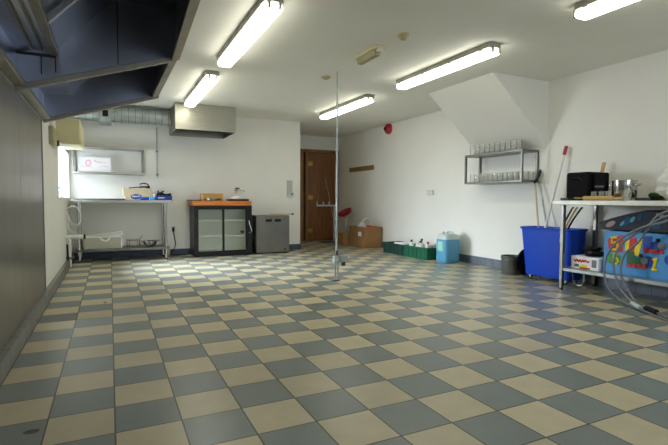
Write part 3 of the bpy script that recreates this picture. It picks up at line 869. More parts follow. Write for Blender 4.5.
MB().tube(smooth_path([(2.17, BY - 0.06, 1.17), (2.24, BY - 0.05, 1.16), (2.27, BY - 0.02, 1.14)], 4), 0.009, 8).build('inlet_pipe', M['chrome'], tp)

# ------------------------------------------------------------------ undercounter dishwasher
dw = thing('dishwasher', 'low brushed steel undercounter dishwasher beside the bar fridge', 'dishwasher', (2.68, 5.95, 0))
box(2.365, 3.01, 5.745, 6.17, 0.012, 0.70).build('casing', M['steel_dark'], dw, bevel=0.006)
dr = box(2.37, 3.005, 5.725, 5.745, 0.02, 0.69).build('door_panel', M['steel_dark'], dw, bevel=0.005)
for x in (2.545, 2.72):
    h = box(x, x + 0.12, 5.721, 5.726, 0.585, 0.635).build('recessed_grip', M['black'], dr, bevel=0.002)
MB().cyl((2.915, 5.718, 0.075), (2.915, 5.726, 0.075), 0.016, seg=14).build('badge', M['black'], dr)
for x in (2.42, 2.95):
    for yy in (5.82, 6.12):
        MB().cyl((x, yy, 0), (x, yy, 0.012), 0.02, seg=12).build('foot', M['dark_grey'], dw)
lt = thing('wooden_lath', 'thin pale lath with dark tip lying on the steel dishwasher', 'lath', (2.95, 6.1, 0.70))
box(2.74, 3.19, 6.08, 6.11, 0.70, 0.72).build('lath_strip', M['card_pale'], lt)
MB().cyl((3.19, 6.095, 0.712), (3.225, 6.095, 0.712), 0.018, seg=12).build('dark_tip', M['black'], lt)

# intercom
ic = thing('intercom', 'white wall intercom handset near the corner of back wall', 'intercom', (3.2, BY, 1.03))
box(3.125, 3.235, BY - 0.025, BY, 1.05, 1.37).build('back_plate', M['intercom'], ic, bevel=0.006)
hs = MB()
hs.box(3.14, 3.195, BY - 0.06, BY - 0.02, 1.10, 1.36)
hs.build('handset', M['intercom'], ic, bevel=0.016, seg=3)
MB().lathe([(0.0, 0.03), (0.05, 0.028), (0.06, 0.0)], (3.215, BY - 0.02, 1.10), 20, Matrix.Rotation(PI / 2, 3, 'X')).build('speaker_disc', M['can_top'], ic)
MB().lathe([(0.0, 0.036), (0.018, 0.036), (0.02, 0.028)], (3.215, BY - 0.02, 1.10), 14, Matrix.Rotation(PI / 2, 3, 'X')).build('call_button', M['dark_grey'], ic)
MB().tube(smooth_path([(3.17, BY - 0.04, 1.10), (3.17, BY - 0.03, 1.03), (3.21, BY - 0.03, 1.01), (3.24, BY - 0.025, 1.06)], 4), 0.008, 6).build('cord', M['white_pl'], ic)

# ------------------------------------------------------------------ central conduit pole with sockets
pl = thing('service_pole', 'thin grey floor-to-ceiling pole with socket box near its foot', 'pole', (2.47, 2.64, 0))
MB().cyl((2.472, 2.64, 0.27), (2.472, 2.64, CZ), 0.0115, seg=14).build('upper_pipe', M['galv'], pl)
for s in (-1, 1):
    MB().cyl((2.472 + s * 0.017, 2.64, 0.012), (2.472 + s * 0.017, 2.64, 0.24), 0.010, seg=12).build('lower_pipe', M['galv'], pl)
MB().lathe([(0.030, 0), (0.030, 0.008), (0.022, 0.016), (0, 0.016)], (2.45, 2.64, 0), 16).build('foot_flange', M['steel_dark'], pl)
MB().lathe([(0.024, 0), (0.024, 0.008), (0.018, 0.014), (0, 0.014)], (2.492, 2.64, 0), 16).build('foot_flange', M['steel_dark'], pl)
sb1 = box(2.425, 2.495, 2.60, 2.66, 0.225, 0.315).build('socket_box', M['galv'], pl, bevel=0.006)
sb2 = box(2.495, 2.595, 2.585, 2.655, 0.235, 0.315).build('socket_box', M['galv'], pl, bevel=0.006)
MB().cyl((2.45, 2.59, 0.27), (2.45, 2.60, 0.27), 0.022, seg=16).build('socket_face', M['can_top'], sb1)
MB().box(2.535, 2.575, 2.60, 2.64, 0.185, 0.235).build('cable_gland', M['dark_grey'], sb2, bevel=0.004)
MB().lathe([(0.018, 0), (0.018, 0.05), (0.0125, 0.06)], (2.472, 2.64, 0.315), 14).build('coupling', M['dark_grey'], pl)

# ------------------------------------------------------------------ recess objects
st = thing('display_stand', 'chrome hooked rail on a single post before the wooden door', 'stand', (4.72, 7.3, 0))
MB().cyl((4.70, 7.3, 0.02), (4.70, 7.3, 0.86), 0.016, seg=12).build('post', M['can_top'], st)
MB().tube([(4.26, 7.3, 0.86), (4.75, 7.3, 0.86)], 0.018, 10).build('rail', M['can_top'], st)
for x in (4.26, 4.42, 4.56, 4.74):
    MB().tube(smooth_path([(x, 7.3, 0.86), (x - 0.01, 7.27, 0.88), (x - 0.01, 7.27, 0.95)], 3), 0.012, 8).build('hook', M['can_top'], st)
box(4.40, 4.80, 7.15, 7.42, 0.0, 0.02).build('base_plate', M['steel_dark'], st, bevel=0.004)
ro = thing('thin_rod', 'thin pale rod leaning against the wooden door', 'rod', (4.92, 7.8, 0))
MB().cyl((5.0, 7.70, 0.006), (4.735, 7.875, 1.52), 0.007, seg=8).build('rod_shaft', M['pale_wood'], ro)
bsb = thing('bar_stool', 'bar stool with red bucket seat beside the wooden door', 'stool', (4.86, 7.0, 0))
Mt = Matrix.Rotation(math.radians(-28), 3, 'Y')
MB().lathe([(0.0, 0.0), (0.10, 0.01), (0.16, 0.05), (0.175, 0.11), (0.165, 0.11), (0.15, 0.06), (0.09, 0.025), (0.0, 0.018)], (4.86, 7.0, 0.64), 24, Mt).build('bucket_seat', M['dark_red'], bsb)
MB().cyl((4.86, 7.0, 0.03), (4.86, 7.0, 0.62), 0.02, seg=12).build('post', M['chrome'], bsb)
MB().lathe([(0.12, 0.0), (0.12, 0.012), (0.03, 0.035), (0.0, 0.035)], (4.86, 7.0, 0), 22).build('base', M['chrome'], bsb)

hr = thing('hook_rail', 'plain wooden batten fixed on the right wall above the cardboard boxes', 'rail', (RX, 6.75, 1.69))
box(RX - 0.022, RX, 6.20, 7.30, 1.645, 1.745).build('batten', M['batten'], hr, bevel=0.004)
for k in range(4):
    MB().cyl((RX - 0.027, 6.4 + 0.24 * k, 1.695), (RX - 0.022, 6.4 + 0.24 * k, 1.695), 0.012, seg=10).build('screw_head', M['brass'], hr)
al = thing('alarm_sounder', 'red round alarm sounder high on the right wall', 'alarm', (RX, 5.6, 2.43))
RotY = Matrix.Rotation(-PI / 2, 3, 'Y')
MB().lathe([(0.105, 0.0), (0.105, 0.04), (0.08, 0.075), (0.05, 0.10), (0.0, 0.10)], (RX, 5.6, 2.43), 24, RotY).build('sounder_body', M['red'], al)
MB().lathe([(0.04, 0.10), (0.04, 0.115), (0.0, 0.115)], (RX, 5.6, 2.43), 18, RotY).build('horn', M['black'], al)
swi = thing('wall_socket', 'small grey double wall box on the right wall above the green crates', 'socket', (RX, 4.23, 1.08))
box(RX - 0.025, RX, 4.145, 4.315, 1.085, 1.17).build('back_box', M['can_top'], swi, bevel=0.005)
for yy in (4.19, 4.27):
    box(RX - 0.029, RX - 0.025, yy - 0.02, yy + 0.02, 1.105, 1.15).build('rocker', M['white_pl'], swi)

# ------------------------------------------------------------------ boxes and crates along the right wall
def open_box(mb, x0, x1, y0, y1, z0, z1, t, tp=0.0):
    mb.box(x0, x1, y0, y1, z0, z0 + t)
    for (a, b, c_, d_) in ((x0, x1, y0, y0 + t), (x0, x1, y1 - t, y1), (x0, x0 + t, y0 + t, y1 - t), (x1 - t, x1, y0 + t, y1 - t)):
        mb.box(a, b, c_, d_, z0 + t, z1)
    return mb


big = thing('cardboard_box', 'large open brown cardboard box stuffed with bags against right wall', 'box', (4.86, 6.12, 0))
open_box(MB(), 4.66, 5.08, 5.80, 6.47, 0, 0.435, 0.008).build('box_shell', M['card'], big)
MB().box(4.645, 4.66, 5.83, 6.1, 0.36, 0.43).box(4.70, 5.05, 5.785, 5.80, 0.36, 0.43).build('flap', M['card'], big)
box(4.655, 4.66, 5.93, 6.06, 0.24, 0.33).build('paper_label', M['paper'], big)


def lump(name, c, r, m, seed, sq=(1, 1, 1), amp=0.25, nu=16, nv=10, crush=0.0, label=None, cat=None, group=None, parent=None):
    rnd = random.Random(seed)
    ph = [(rnd.uniform(1, 4), rnd.uniform(1, 4), rnd.uniform(1, 4), rnd.uniform(0, 6.28)) for _ in range(7)]
    prof, vs, fs = [], [], []
    for i in range(nv + 1):
        th = PI * i / nv
        for k in range(nu):
            a = 2 * PI * k / nu
            d = Vector((math.sin(th) * math.cos(a), math.sin(th) * math.sin(a), -math.cos(th)))
            w_ = 1 + amp * sum(math.sin(p[0] * d.x * 2 + p[1] * d.y * 2 + p[2] * d.z * 2 + p[3]) for p in ph) / 3.0
            w_ += rnd.uniform(-crush, crush) if 0 < i < nv else 0
            p = Vector((d.x * sq[0], d.y * sq[1], d.z * sq[2])) * r * w_
            vs.append(Vector(c) + p)
    zmin = c[2] - r * sq[2] * 0.75
    vs = [Vector((v.x, v.y, max(v.z, zmin))) for v in vs]
    for i in range(nv):
        for k in range(nu):
            l = (k + 1) % nu
            fs.append((i * nu + k, i * nu + l, (i + 1) * nu + l, (i + 1) * nu + k))
    o = MB().add(vs, fs).build(name, m, parent, local=None if parent else tuple(c))
    if crush:
        o.data.set_sharp_from_angle(angle=0.25)
    if label:
        tag(o, label, cat, group)
    return o


lump('plastic_bag', (4.86, 6.27, 0.40), 0.105, M['linen'], 3, (0.95, 1.2, 0.95), 0.25, 18, 12, 0.12, 'crumpled white bag in back of the large cardboard box', 'bag')
lump('plastic_bag', (4.86, 5.93, 0.39), 0.075, M['red'], 5, (1.1, 0.95, 0.85), 0.25, 18, 12, 0.06, 'dark red bag in front corner of the large cardboard box', 'bag')
hb = thing('carrier_bag', 'pale looped bag handles rising above the large cardboard box', 'bag', (4.86, 6.1, 0.4))
lump('bag_body', (4.85, 6.05, 0.36), 0.055, M['can_top'], 8, (1.2, 0.5, 1), 0.2, parent=hb)
for k, yy in enumerate((6.0, 6.07)):
    MB().tube(smooth_path([(4.72, yy, 0.40), (4.75, yy, 0.55), (4.84, yy, 0.60), (4.92, yy, 0.54), (4.95, yy, 0.42)], 5), 0.009, 7).build('loop', M['can_top'], hb)
sb3 = thing('small_carton', 'small plain brown carton between bar stool and large cardboard box', 'box', (4.7, 6.72, 0))
box(4.56, 4.88, 6.55, 6.85, 0, 0.27).build('carton_body', M['card'], sb3, bevel=0.003)
box(4.555, 4.885, 6.69, 6.71, 0.269, 0.272).build('tape', M['card_pale'], sb3)


def crate(y0, y1, m, label, h):
    t = thing('plastic_crate', label, 'crate', (4.87, (y0 + y1) / 2, 0), 'green crates by the right wall')
    x0, x1 = 4.68, 5.06
    tk = 0.01
    sh = open_box(MB(), x0, x1, y0, y1, 0, h, tk)
    sh.build('crate_shell', m, t)
    rim = sq_tube_frame([((x0, y0, h), (x1, y0, h)), ((x0, y1, h), (x1, y1, h)), ((x0, y0, h), (x0, y1, h)), ((x1, y0, h), (x1, y1, h))], 0.012)
    rim.build('rim', m, t, bevel=0.003)
    rb = MB()
    for k in range(6):
        yy = y0 + 0.05 + (y1 - y0 - 0.1) * k / 5
        rb.box(x0 - 0.008, x0, yy - 0.006, yy + 0.006, 0.02, h - 0.01)
    for zz in (0.05, 0.11):
        rb.box(x0 - 0.006, x0, y0, y1, zz - 0.004, zz + 0.004)
        rb.box(x0, x1, y0 - 0.006, y0, zz - 0.004, zz + 0.004)
    rb.build('ribbing', m, t)
    ym = (y0 + y1) / 2
    MB().tube(smooth_path([(x0 - 0.006, ym - 0.08, h), (x0 - 0.035, ym - 0.06, h - 0.02), (x0 - 0.035, ym + 0.06, h - 0.02), (x0 - 0.006, ym + 0.08, h)], 3), 0.007, 6).build('handle', m, t)
    return t


crate(4.46, 5.10, M['green_dk'], 'dark green crate between cardboard box and brighter green crate', 0.185)
crate(3.76, 4.43, M['green'], 'bright green plastic crate beside the blue jerrycan', 0.19)
tag(box(4.72, 5.02, 4.50, 4.80, 0.15, 0.215).build('paper_stack', M['paper'], bevel=0.01, local=(4.87, 4.65, 0.15)), 'white flat packet lying in the dark green crate', 'packet')
tag(box(4.72, 5.02, 4.86, 5.05, 0.02, 0.15).build('dark_box', M['black'], bevel=0.006, local=(4.87, 4.95, 0.02)), 'black box sunk in the far end of the dark green crate', 'box')


def cup_mesh():
    return MB().lathe([(0.0, 0.0), (0.028, 0.0), (0.038, 0.10), (0.034, 0.10), (0.025, 0.006), (0.0, 0.006)], (0, 0, 0), 14)


def bottle(x, y, z, capm, label, bodym=None):
    t = thing('squeeze_bottle', label, 'bottle', (x, y, z), 'bottles in the bright green crate')
    MB().lathe([(0.0, 0.0), (0.045, 0.0), (0.047, 0.17), (0.034, 0.215), (0.016, 0.235), (0.016, 0.25), (0.0, 0.25)], (x, y, z), 16).build('bottle_body', bodym or M['white_pl'], t)
    MB().lathe([(0.020, 0.25), (0.019, 0.285), (0.0, 0.288)], (x, y, z), 12).build('cap', capm, t)


bottle(4.76, 4.30, 0.012, M['black'], 'white bottle with black cap at the far end of bright green crate')
bottle(4.80, 4.17, 0.012, M['white_pl'], 'all-white bottle with white cap in the bright green crate')
bottle(4.77, 4.05, 0.012, M['black'], 'white bottle with black cap in the middle of bright green crate')
bottle(4.78, 3.86, 0.012, M['red'], 'brown bottle with red cap at the jerrycan end of green crate', M['card'])
bottle(4.92, 4.22, 0.03, M['dark_grey'], 'white bottle with grey cap against the wall side of green crate')
tag(lump('rag', (4.91, 3.965, 0.21), 0.085, M['linen'], 21, (1.2, 1.3, 0.6), 0.3), 'crumpled white rag between bottles in the bright green crate', 'rag')
tag(box(4.70, 4.84, 3.775, 3.83, 0.20, 0.255).build('cloth_pack', M['linen'], bevel=0.01, local=(4.77, 3.8, 0.2)), 'folded white cloth on the rim of the green crate', 'cloth')

jc = thing('jerrycan', 'blue chemical jerrycan with milky top and pale green label', 'jerrycan', (4.85, 3.42, 0))
def rounded_rect_ring(x0, x1, y0, y1, r, n=5):
    out = []
    for (cx, cy, a0) in ((x1 - r, y1 - r, 0), (x0 + r, y1 - r, PI / 2), (x0 + r, y0 + r, PI), (x1 - r, y0 + r, 1.5 * PI)):
        for k in range(n + 1):
            a = a0 + PI / 2 * k / n
            out.append((cx + r * math.cos(a), cy + r * math.sin(a)))
    return out
def loft(levels):
    m = MB()
    vs, fs = [], []
    n = None
    for (ring_, z) in levels:
        n = len(ring_)
        vs += [(p[0], p[1], z) for p in ring_]
    for i in range(len(levels) - 1):
        for k in range(n):
            l = (k + 1) % n
            fs.append((i * n + k, i * n + l, (i + 1) * n + l, (i + 1) * n + k))
    fs.append(tuple(range(n - 1, -1, -1)))
    fs.append(tuple(range((len(levels) - 1) * n, len(levels) * n)))
    return m.add(vs, fs)
jx0, jx1, jy0, jy1 = 4.70, 5.0, 3.30, 3.58
R_ = lambda g_, r=0.06: rounded_rect_ring(jx0 + g_, jx1 - g_, jy0 + g_, jy1 - g_, r)
loft([(R_(0.02), 0.0), (R_(0.004), 0.02), (R_(0), 0.06), (R_(0.004), 0.13), (R_(0), 0.20), (R_(0), 0.30), (R_(0.002), 0.375)]).build('can_body', M['liquid'], jc)
loft([(R_(0.002), 0.375), (R_(0.006), 0.43), (R_(0.03, 0.05), 0.455), (R_(0.05, 0.05), 0.46)]).build('can_shoulder', M['can_top'], jc)
MB().lathe([(0.028, 0.0), (0.028, 0.03), (0.0, 0.03)], (4.80, 3.50, 0.46), 16).build('cap', M['white_pl'], jc)
MB().tube(smooth_path([(4.88, 3.36, 0.455), (4.88, 3.38, 0.49), (4.88, 3.47, 0.49), (4.88, 3.50, 0.455)], 4), 0.014, 8).build('handle', M['can_top'], jc)
box(4.695, 4.701, 3.38, 3.50, 0.19, 0.34).build('label', M['green_lab'], jc)

# ------------------------------------------------------------------ wall shelf with glasses
gs = thing('wall_shelf', 'open steel wall shelf stacked with glasses under the sloping bulkhead', 'shelf', (RX, 2.48, 1.24))
gx0, gx1, gy0, gy1 = 4.815, RX - 0.016, 1.965, 3.015
for yy in (gy0, gy1):
    for xx in (gx0, gx1):
        box(xx - 0.014, xx + 0.014, yy - 0.014, yy + 0.014, 1.262, 1.632).build('post', M['steel_dark'], gs, bevel=0.002)
box(gx0 - 0.014, gx1 + 0.014, gy0 - 0.014, gy1 + 0.014, 1.632, 1.664).build('shelf_board', M['steel_dark'], gs, bevel=0.003)
box(gx0 - 0.014, gx1 + 0.014, gy0 - 0.014, gy1 + 0.014, 1.234, 1.262).build('shelf_board', M['steel_dark'], gs, bevel=0.003)
gm = MB().lathe([(0.0, 0.012), (0.027, 0.012), (0.033, 0.118), (0.033, 0.12), (0.036, 0.12), (0.036, 0.115), (0.030, 0.0), (0.0, 0.0)], (0, 0, 0), 16)
proto = gm.build('drinking_glass', M['tumbler'])
first = True


def put_glass(x, y, z, label, group, s=1.0, turn=False):
    global first
    o = proto if first else proto.copy()
    if not first:
        COL.objects.link(o)
    first = False
    o.location = (x, y, z)
    o.scale = (s, s, s)
    o.rotation_euler = (0, 0, random.uniform(0, 6))
    tag(o, label, 'glass', group)
    return o


for i in range(11):
    for j in range(3):
        y = 2.015 + i * 0.091
        x = 4.865 + j * 0.088
        put_glass(x, y, 1.262, 'clear tumbler standing in rows on the lower tier of glass shelf', 'glasses on the lower tier', 1.0)
for i in range(9):
    for j in range(2):
        y = 2.14 + i * 0.097
        x = 4.85 + j * 0.092
        put_glass(x, y, 1.664, 'clear tumbler standing in rows on top of the glass shelf', 'glasses on the top tier', 1.12)

# ------------------------------------------------------------------ blue tub with tools, drum
tbn = thing('storage_tub', 'big bright blue plastic tub on castors beside the steel table', 'tub', (4.9, 1.62, 0))
rz = 0.655
lv = []
def tubring(g_, r=0.05):
    return rounded_rect_ring(4.765 - 0.035 * g_, 5.015 + 0.015 * g_, 1.21 - 0.045 * g_, 1.84 + 0.055 * g_, r)
outer = [(tubring(0), 0.06), (tubring(0.05), 0.07), (tubring(1.0), rz)]
inner = [(rounded_rect_ring(4.74, 5.02, 1.175, 1.885, 0.045), rz), (rounded_rect_ring(4.775, 5.005, 1.22, 1.83, 0.045), 0.09)]
loft(outer + inner).build('tub_shell', M['blue'], tbn)
rr = tubring(1.12)
MB().tube([(p[0], p[1], rz - 0.005) for p in rr], 0.014, 8, closed=True).build('rim', M['blue'], tbn)
MB().cyl((4.726, 1.30, 0.53), (4.734, 1.30, 0.53), 0.012, seg=10).build('rivet', M['steel_dark'], tbn)
for (x, y) in ((4.81, 1.78), (4.97, 1.78), (4.81, 1.28), (4.97, 1.28)):
    cw = MB().box(x - 0.014, x + 0.014, y - 0.02, y + 0.02, 0.03, 0.062).build('castor', M['steel_dark'], tbn)
    MB().cyl((x - 0.01, y, 0.022), (x + 0.01, y, 0.022), 0.022, seg=14).build('wheel', M['black'], cw)

mp_ = thing('mop', 'white-handled mop with red grip leaning out of the blue tub', 'mop', (4.9, 1.75, 0.1))
a, b_ = Vector((4.88, 1.78, 0.12)), Vector((5.06, 1.51, 1.665))
k1 = a.lerp(b_, 0.93)
MB().cyl(a, k1, 0.014, seg=10).build('handle', M['white_pl'], mp_)
MB().cyl(k1, b_, 0.021, seg=10).build('grip', M['red'], mp_)
br = thing('brush_pole', 'bare wooden pole standing in the blue tub beside the wall', 'pole', (5.0, 1.9, 0.1))
MB().cyl((4.93, 1.72, 0.12), (5.075, 1.98, 1.27), 0.012, seg=10).build('shaft', M['card_pale'], br)
tb2 = thing('broom', 'grey-handled broom with black head turned up against the glass shelf', 'broom', (5.0, 1.8, 0.1))
MB().cyl((4.93, 1.55, 0.11), (5.075, 1.91, 1.30), 0.011, seg=10).build('handle', M['galv'], tb2)
MB().tube([(5.075, 1.895, 1.40), (5.075, 1.90, 1.37), (5.07, 1.92, 1.30), (5.05, 1.935, 1.26), (5.02, 1.94, 1.225)], [0.010, 0.017, 0.02, 0.018, 0.014], 10).build('broom_head', M['black'], tb2)
for k, (x, yb, yt, m_, lab) in enumerate(((4.86, 1.40, 1.25, 'dark_grey', 'dark short handle leaning at the table end of blue tub, first from mop'),
                                          (4.86, 1.36, 1.20, 'pale_wood', 'pale wooden short handle leaning in the blue tub by the table'),
                                          (4.88, 1.34, 1.155, 'black', 'black short handle with bent tip nearest the rear table leg'))):
    q = thing('tool_handle', lab, 'tool handle', (x, yb, 0.1), 'short handles in the blue tub')
    MB().tube(smooth_path([(x, yb + 0.05, 0.11), (x, yb - 0.0, 0.60), (x, yt + 0.015, 0.885), (x + 0.01, yt - 0.005, 0.905)], 4), 0.011, 8).build('shaft', M[m_], q)
dr_ = thing('grey_drum', 'small grey open drum on the floor beside the blue tub', 'bucket', (4.86, 2.15, 0))
MB().lathe([(0.0, 0.0), (0.118, 0.0), (0.121, 0.01), (0.129, 0.235), (0.133, 0.235), (0.133, 0.25), (0.122, 0.25), (0.116, 0.012), (0.0, 0.012)], (4.86, 2.15, 0), 28).build('drum_shell', M['drum'], dr_)
MB().tube(smooth_path([(4.86, 2.02, 0.235), (4.79, 2.02, 0.22), (4.735, 2.13, 0.20), (4.79, 2.27, 0.22), (4.86, 2.282, 0.235)], 4), 0.005, 6).build('bail_handle', M['steel_dark'], dr_)
dk = thing('round_lid', 'black round lid propped upright between grey drum and blue tub', 'lid', (4.93, 1.98, 0))
Ml = Matrix.Rotation(math.radians(-82), 3, 'X')
MB().lathe([(0.0, 0.0), (0.175, 0.0), (0.185, 0.012), (0.18, 0.02), (0.0, 0.02)], (4.93, 1.955, 0.187), 30, Ml).build('lid_disc', M['black'], dk)

# ------------------------------------------------------------------ right work table
tt = thing('steel_table', 'long galvanised steel table with undershelf along the right wall', 'table', (4.79, 0.2, 0))
tx0, tx1, ty0, ty1, tz = 4.47, RX - 0.012, -1.35, 1.215, 0.995
box(tx0, tx1, ty0, ty1, tz - 0.05, tz).build('table_top', M['table_top'], tt, bevel=0.006)
for (x, y) in ((4.515, 1.105), (5.065, 1.105), (4.515, -1.25), (5.065, -1.25)):
    l = box(x - 0.02, x + 0.02, y - 0.02, y + 0.02, 0.02, tz - 0.05).build('leg', M['steel_dark'], tt, bevel=0.004)
    MB().lathe([(0.02, 0), (0.02, 0.012), (0.012, 0.03)], (x, y, 0), 12).build('foot', M['dark_grey'], l)
box(4.50, 5.08, -1.26, 1.12, 0.215, 0.25).build('undershelf', M['galv'], tt, bevel=0.005)

bk = thing('insulated_bag', 'tall black boxy bag on left end of the steel table', 'bag', (4.8, 1.0, tz))
box(4.68, 4.95, 0.925, 1.215, tz, tz + 0.315).build('bag_body', M['black_soft'], bk, bevel=0.03, seg=4)
MB().tube(smooth_path([(4.675, 1.13, tz + 0.22), (4.66, 1.10, tz + 0.25), (4.66, 1.04, tz + 0.25), (4.675, 1.01, tz + 0.22)], 4), 0.008, 6).build('strap', M['black'], bk)
bk2 = thing('black_case', 'lower black case behind the glasses, right of the tall black bag', 'case', (4.83, 0.83, tz))
box(4.73, 4.80, 0.775, 0.915, tz, tz + 0.30).build('case_body', M['black_soft'], bk2, bevel=0.02, seg=3)
box(4.726, 4.732, 0.79, 0.89, tz + 0.14, tz + 0.16).build('zip', M['black'], bk2)
tag(box(4.58, 4.675, 1.10, 1.205, tz, tz + 0.03).build('small_tin', M['dark_grey'], bevel=0.01, local=(4.66, 1.15, tz)), 'flat grey tin at the very end of the steel table', 'tin')
bk.location.x += 0.0
sp = thing('wooden_paddle', 'flat wooden paddle handle poking up behind the black case', 'paddle', (5.02, 0.9, tz))
MB().taper((4.99, 5.005, 1.06, 1.08), (5.015, 5.035, 0.975, 1.015), tz, tz + 0.43).build('paddle_blade', M['pale_wood'], sp, bevel=0.004)
rp = thing('rolling_pin', 'pale wooden rolling pin lying along the front of the steel table', 'rolling pin', (4.58, 0.8, tz))
zr = tz + 0.024
MB().tube([(4.585, 0.92, zr), (4.585, 0.91, zr), (4.585, 0.60, zr), (4.585, 0.59, zr)], [0.018, 0.024, 0.024, 0.018], 18).build('roller', M['pale_wood'], rp)
MB().tube([(4.585, 1.03, zr), (4.585, 1.0, zr), (4.585, 0.92, zr)], [0.010, 0.013, 0.009], 12).build('handle', M['batten'], rp)
MB().tube([(4.585, 0.59, zr), (4.585, 0.53, zr), (4.585, 0.50, zr)], [0.009, 0.013, 0.010], 12).build('handle', M['pale_wood'], rp)
for k, (x, y) in enumerate(((4.655, 0.85), (4.655, 0.765), (4.655, 0.69))):
    put_glass(x, y, tz, ['upturned clear glass before tall black bag, first behind the rolling pin', 'clear glass behind the middle of rolling pin', 'clear glass between black case and steel pot'][k], 'glasses behind the rolling pin', 0.8)
po = thing('stock_pot', 'shiny stainless stock pot with loop handles on the steel table', 'pot', (4.79, 0.61, tz))
pc_ = (4.79, 0.61, tz)
MB().lathe([(0.0, 0.0), (0.108, 0.0), (0.113, 0.008), (0.113, 0.195), (0.119, 0.20), (0.119, 0.206), (0.109, 0.204), (0.108, 0.01), (0.0, 0.01)], pc_, 36).build('pot_body', M['chrome'], po)
for s in (-1, 1):
    cx, cy, cz = pc_
    MB().tube(smooth_path([(cx - 0.03, cy + s * 0.108, cz + 0.15), (cx - 0.028, cy + s * 0.15, cz + 0.165), (cx + 0.028, cy + s * 0.15, cz + 0.165), (cx + 0.03, cy + s * 0.108, cz + 0.15)], 5), 0.008, 8).build('loop_handle', M['chrome'], po)
jr = thing('glass_jar', 'tall clear glass jar in front of the stock pot', 'jar', (4.64, 0.47, tz))
MB().lathe([(0.0, 0.0), (0.036, 0.0), (0.038, 0.09), (0.026, 0.115), (0.026, 0.135), (0.023, 0.135), (0.023, 0.113), (0.034, 0.088), (0.032, 0.008), (0, 0.008)], (4.64, 0.485, tz), 20).build('jar_body', M['tumbler'], jr)
MB().lathe([(0.029, 0.125), (0.029, 0.142), (0.0, 0.142)], (4.64, 0.485, tz), 18).build('lid', M['steel_dark'], jr)
bd = thing('baking_tray', 'flat black tray between the stock pot and the white bundle', 'tray', (4.75, 0.38, tz))
box(4.68, 4.88, 0.28, 0.43, tz, tz + 0.018).build('tray_base', M['black'], bd, bevel=0.004)
sq_tube_frame([((4.68, 0.28, tz + 0.022), (4.88, 0.28, tz + 0.022)), ((4.68, 0.43, tz + 0.022), (4.88, 0.43, tz + 0.022)), ((4.68, 0.28, tz + 0.022), (4.68, 0.43, tz + 0.022)), ((4.88, 0.28, tz + 0.022), (4.88, 0.43, tz + 0.022))], 0.006).build('tray_rim', M['black'], bd)
gb = thing('wine_bottle', 'dark green bottle lying behind the flat black tray', 'bottle', (5.02, 0.5, tz))
MB().tube([(5.03, 0.50, tz + 0.055), (5.03, 0.485, tz + 0.055), (5.03, 0.37, tz + 0.058), (5.03, 0.34, tz + 0.052), (5.03, 0.27, tz + 0.05)], [0.018, 0.03, 0.03, 0.013, 0.011], 16).build('bottle_body', M['olive'], gb)
box(4.99, 5.07, 0.28, 0.50, tz, tz + 0.024).build('bottle_rest', M['steel_dark'], gb)
lump('white_bundle', (4.80, 0.06, tz + 0.135), 0.175, M['linen'], 12, (1.0, 1.1, 1.0), 0.30, 20, 14, 0.10, 'large crumpled white plastic bundle on steel table at right edge', 'bundle')

# below the table: carton and painted toy crate
sz = 0.251
ct = thing('carton', 'small white carton with red lettering on the table undershelf', 'box', (4.7, 0.9, sz))
box(4.60, 4.80, 0.735, 1.055, sz, sz + 0.135).build('carton_body', M['paper'], ct, bevel=0.003)
rs = MB()
pts = [(1.02, .10), (1.0, .075), (0.985, .105), (0.965, .075), (0.95, .10), (0.93, .075), (0.915, .10), (0.90, .08), (0.885, .10), (0.86, .08), (0.84, .095)]
rs.tube(smooth_path([(4.598, a, sz + z) for a, z in pts], 3), 0.008, 5)
rs.build('printed_script', M['red_ink'], ct)
MB().box(4.597, 4.60, 0.865, 0.95, sz + 0.01, sz + 0.05).build('printed_oval', M['toy_yellow'], ct)
MB().box(4.597, 4.60, 0.76, 0.81, sz + 0.03, sz + 0.11).build('printed_panel', M['hose'], ct)
MB().box(4.597, 4.60, 0.96, 1.01, sz + 0.02, sz + 0.05).build('printed_patch', M['toy_dkgreen'], ct)
MB().box(4.597, 4.60, 0.83, 0.95, sz + 0.003, sz + 0.02).build('printed_strip', M['toy_red'], ct)
tag(lump('cable_bundle', (4.72, 0.89, sz + 0.137 + 0.042), 0.07, M['black'], 31, (1.0, 1.4, 0.75), 0.35), 'black bundle of cable heaped on the white carton', 'cable')
tag(MB().tube(smooth_path([(4.53, 0.98, 0.21), (4.53, 0.97, 0.12), (4.53, 0.92, 0.08), (4.53, 0.86, 0.10), (4.53, 0.84, 0.21)], 5), 0.004, 6).build('wire_loop', M['steel_dark'], local=(4.53, 0.9, 0.1)), 'thin wire loop dangling below the table undershelf', 'wire')

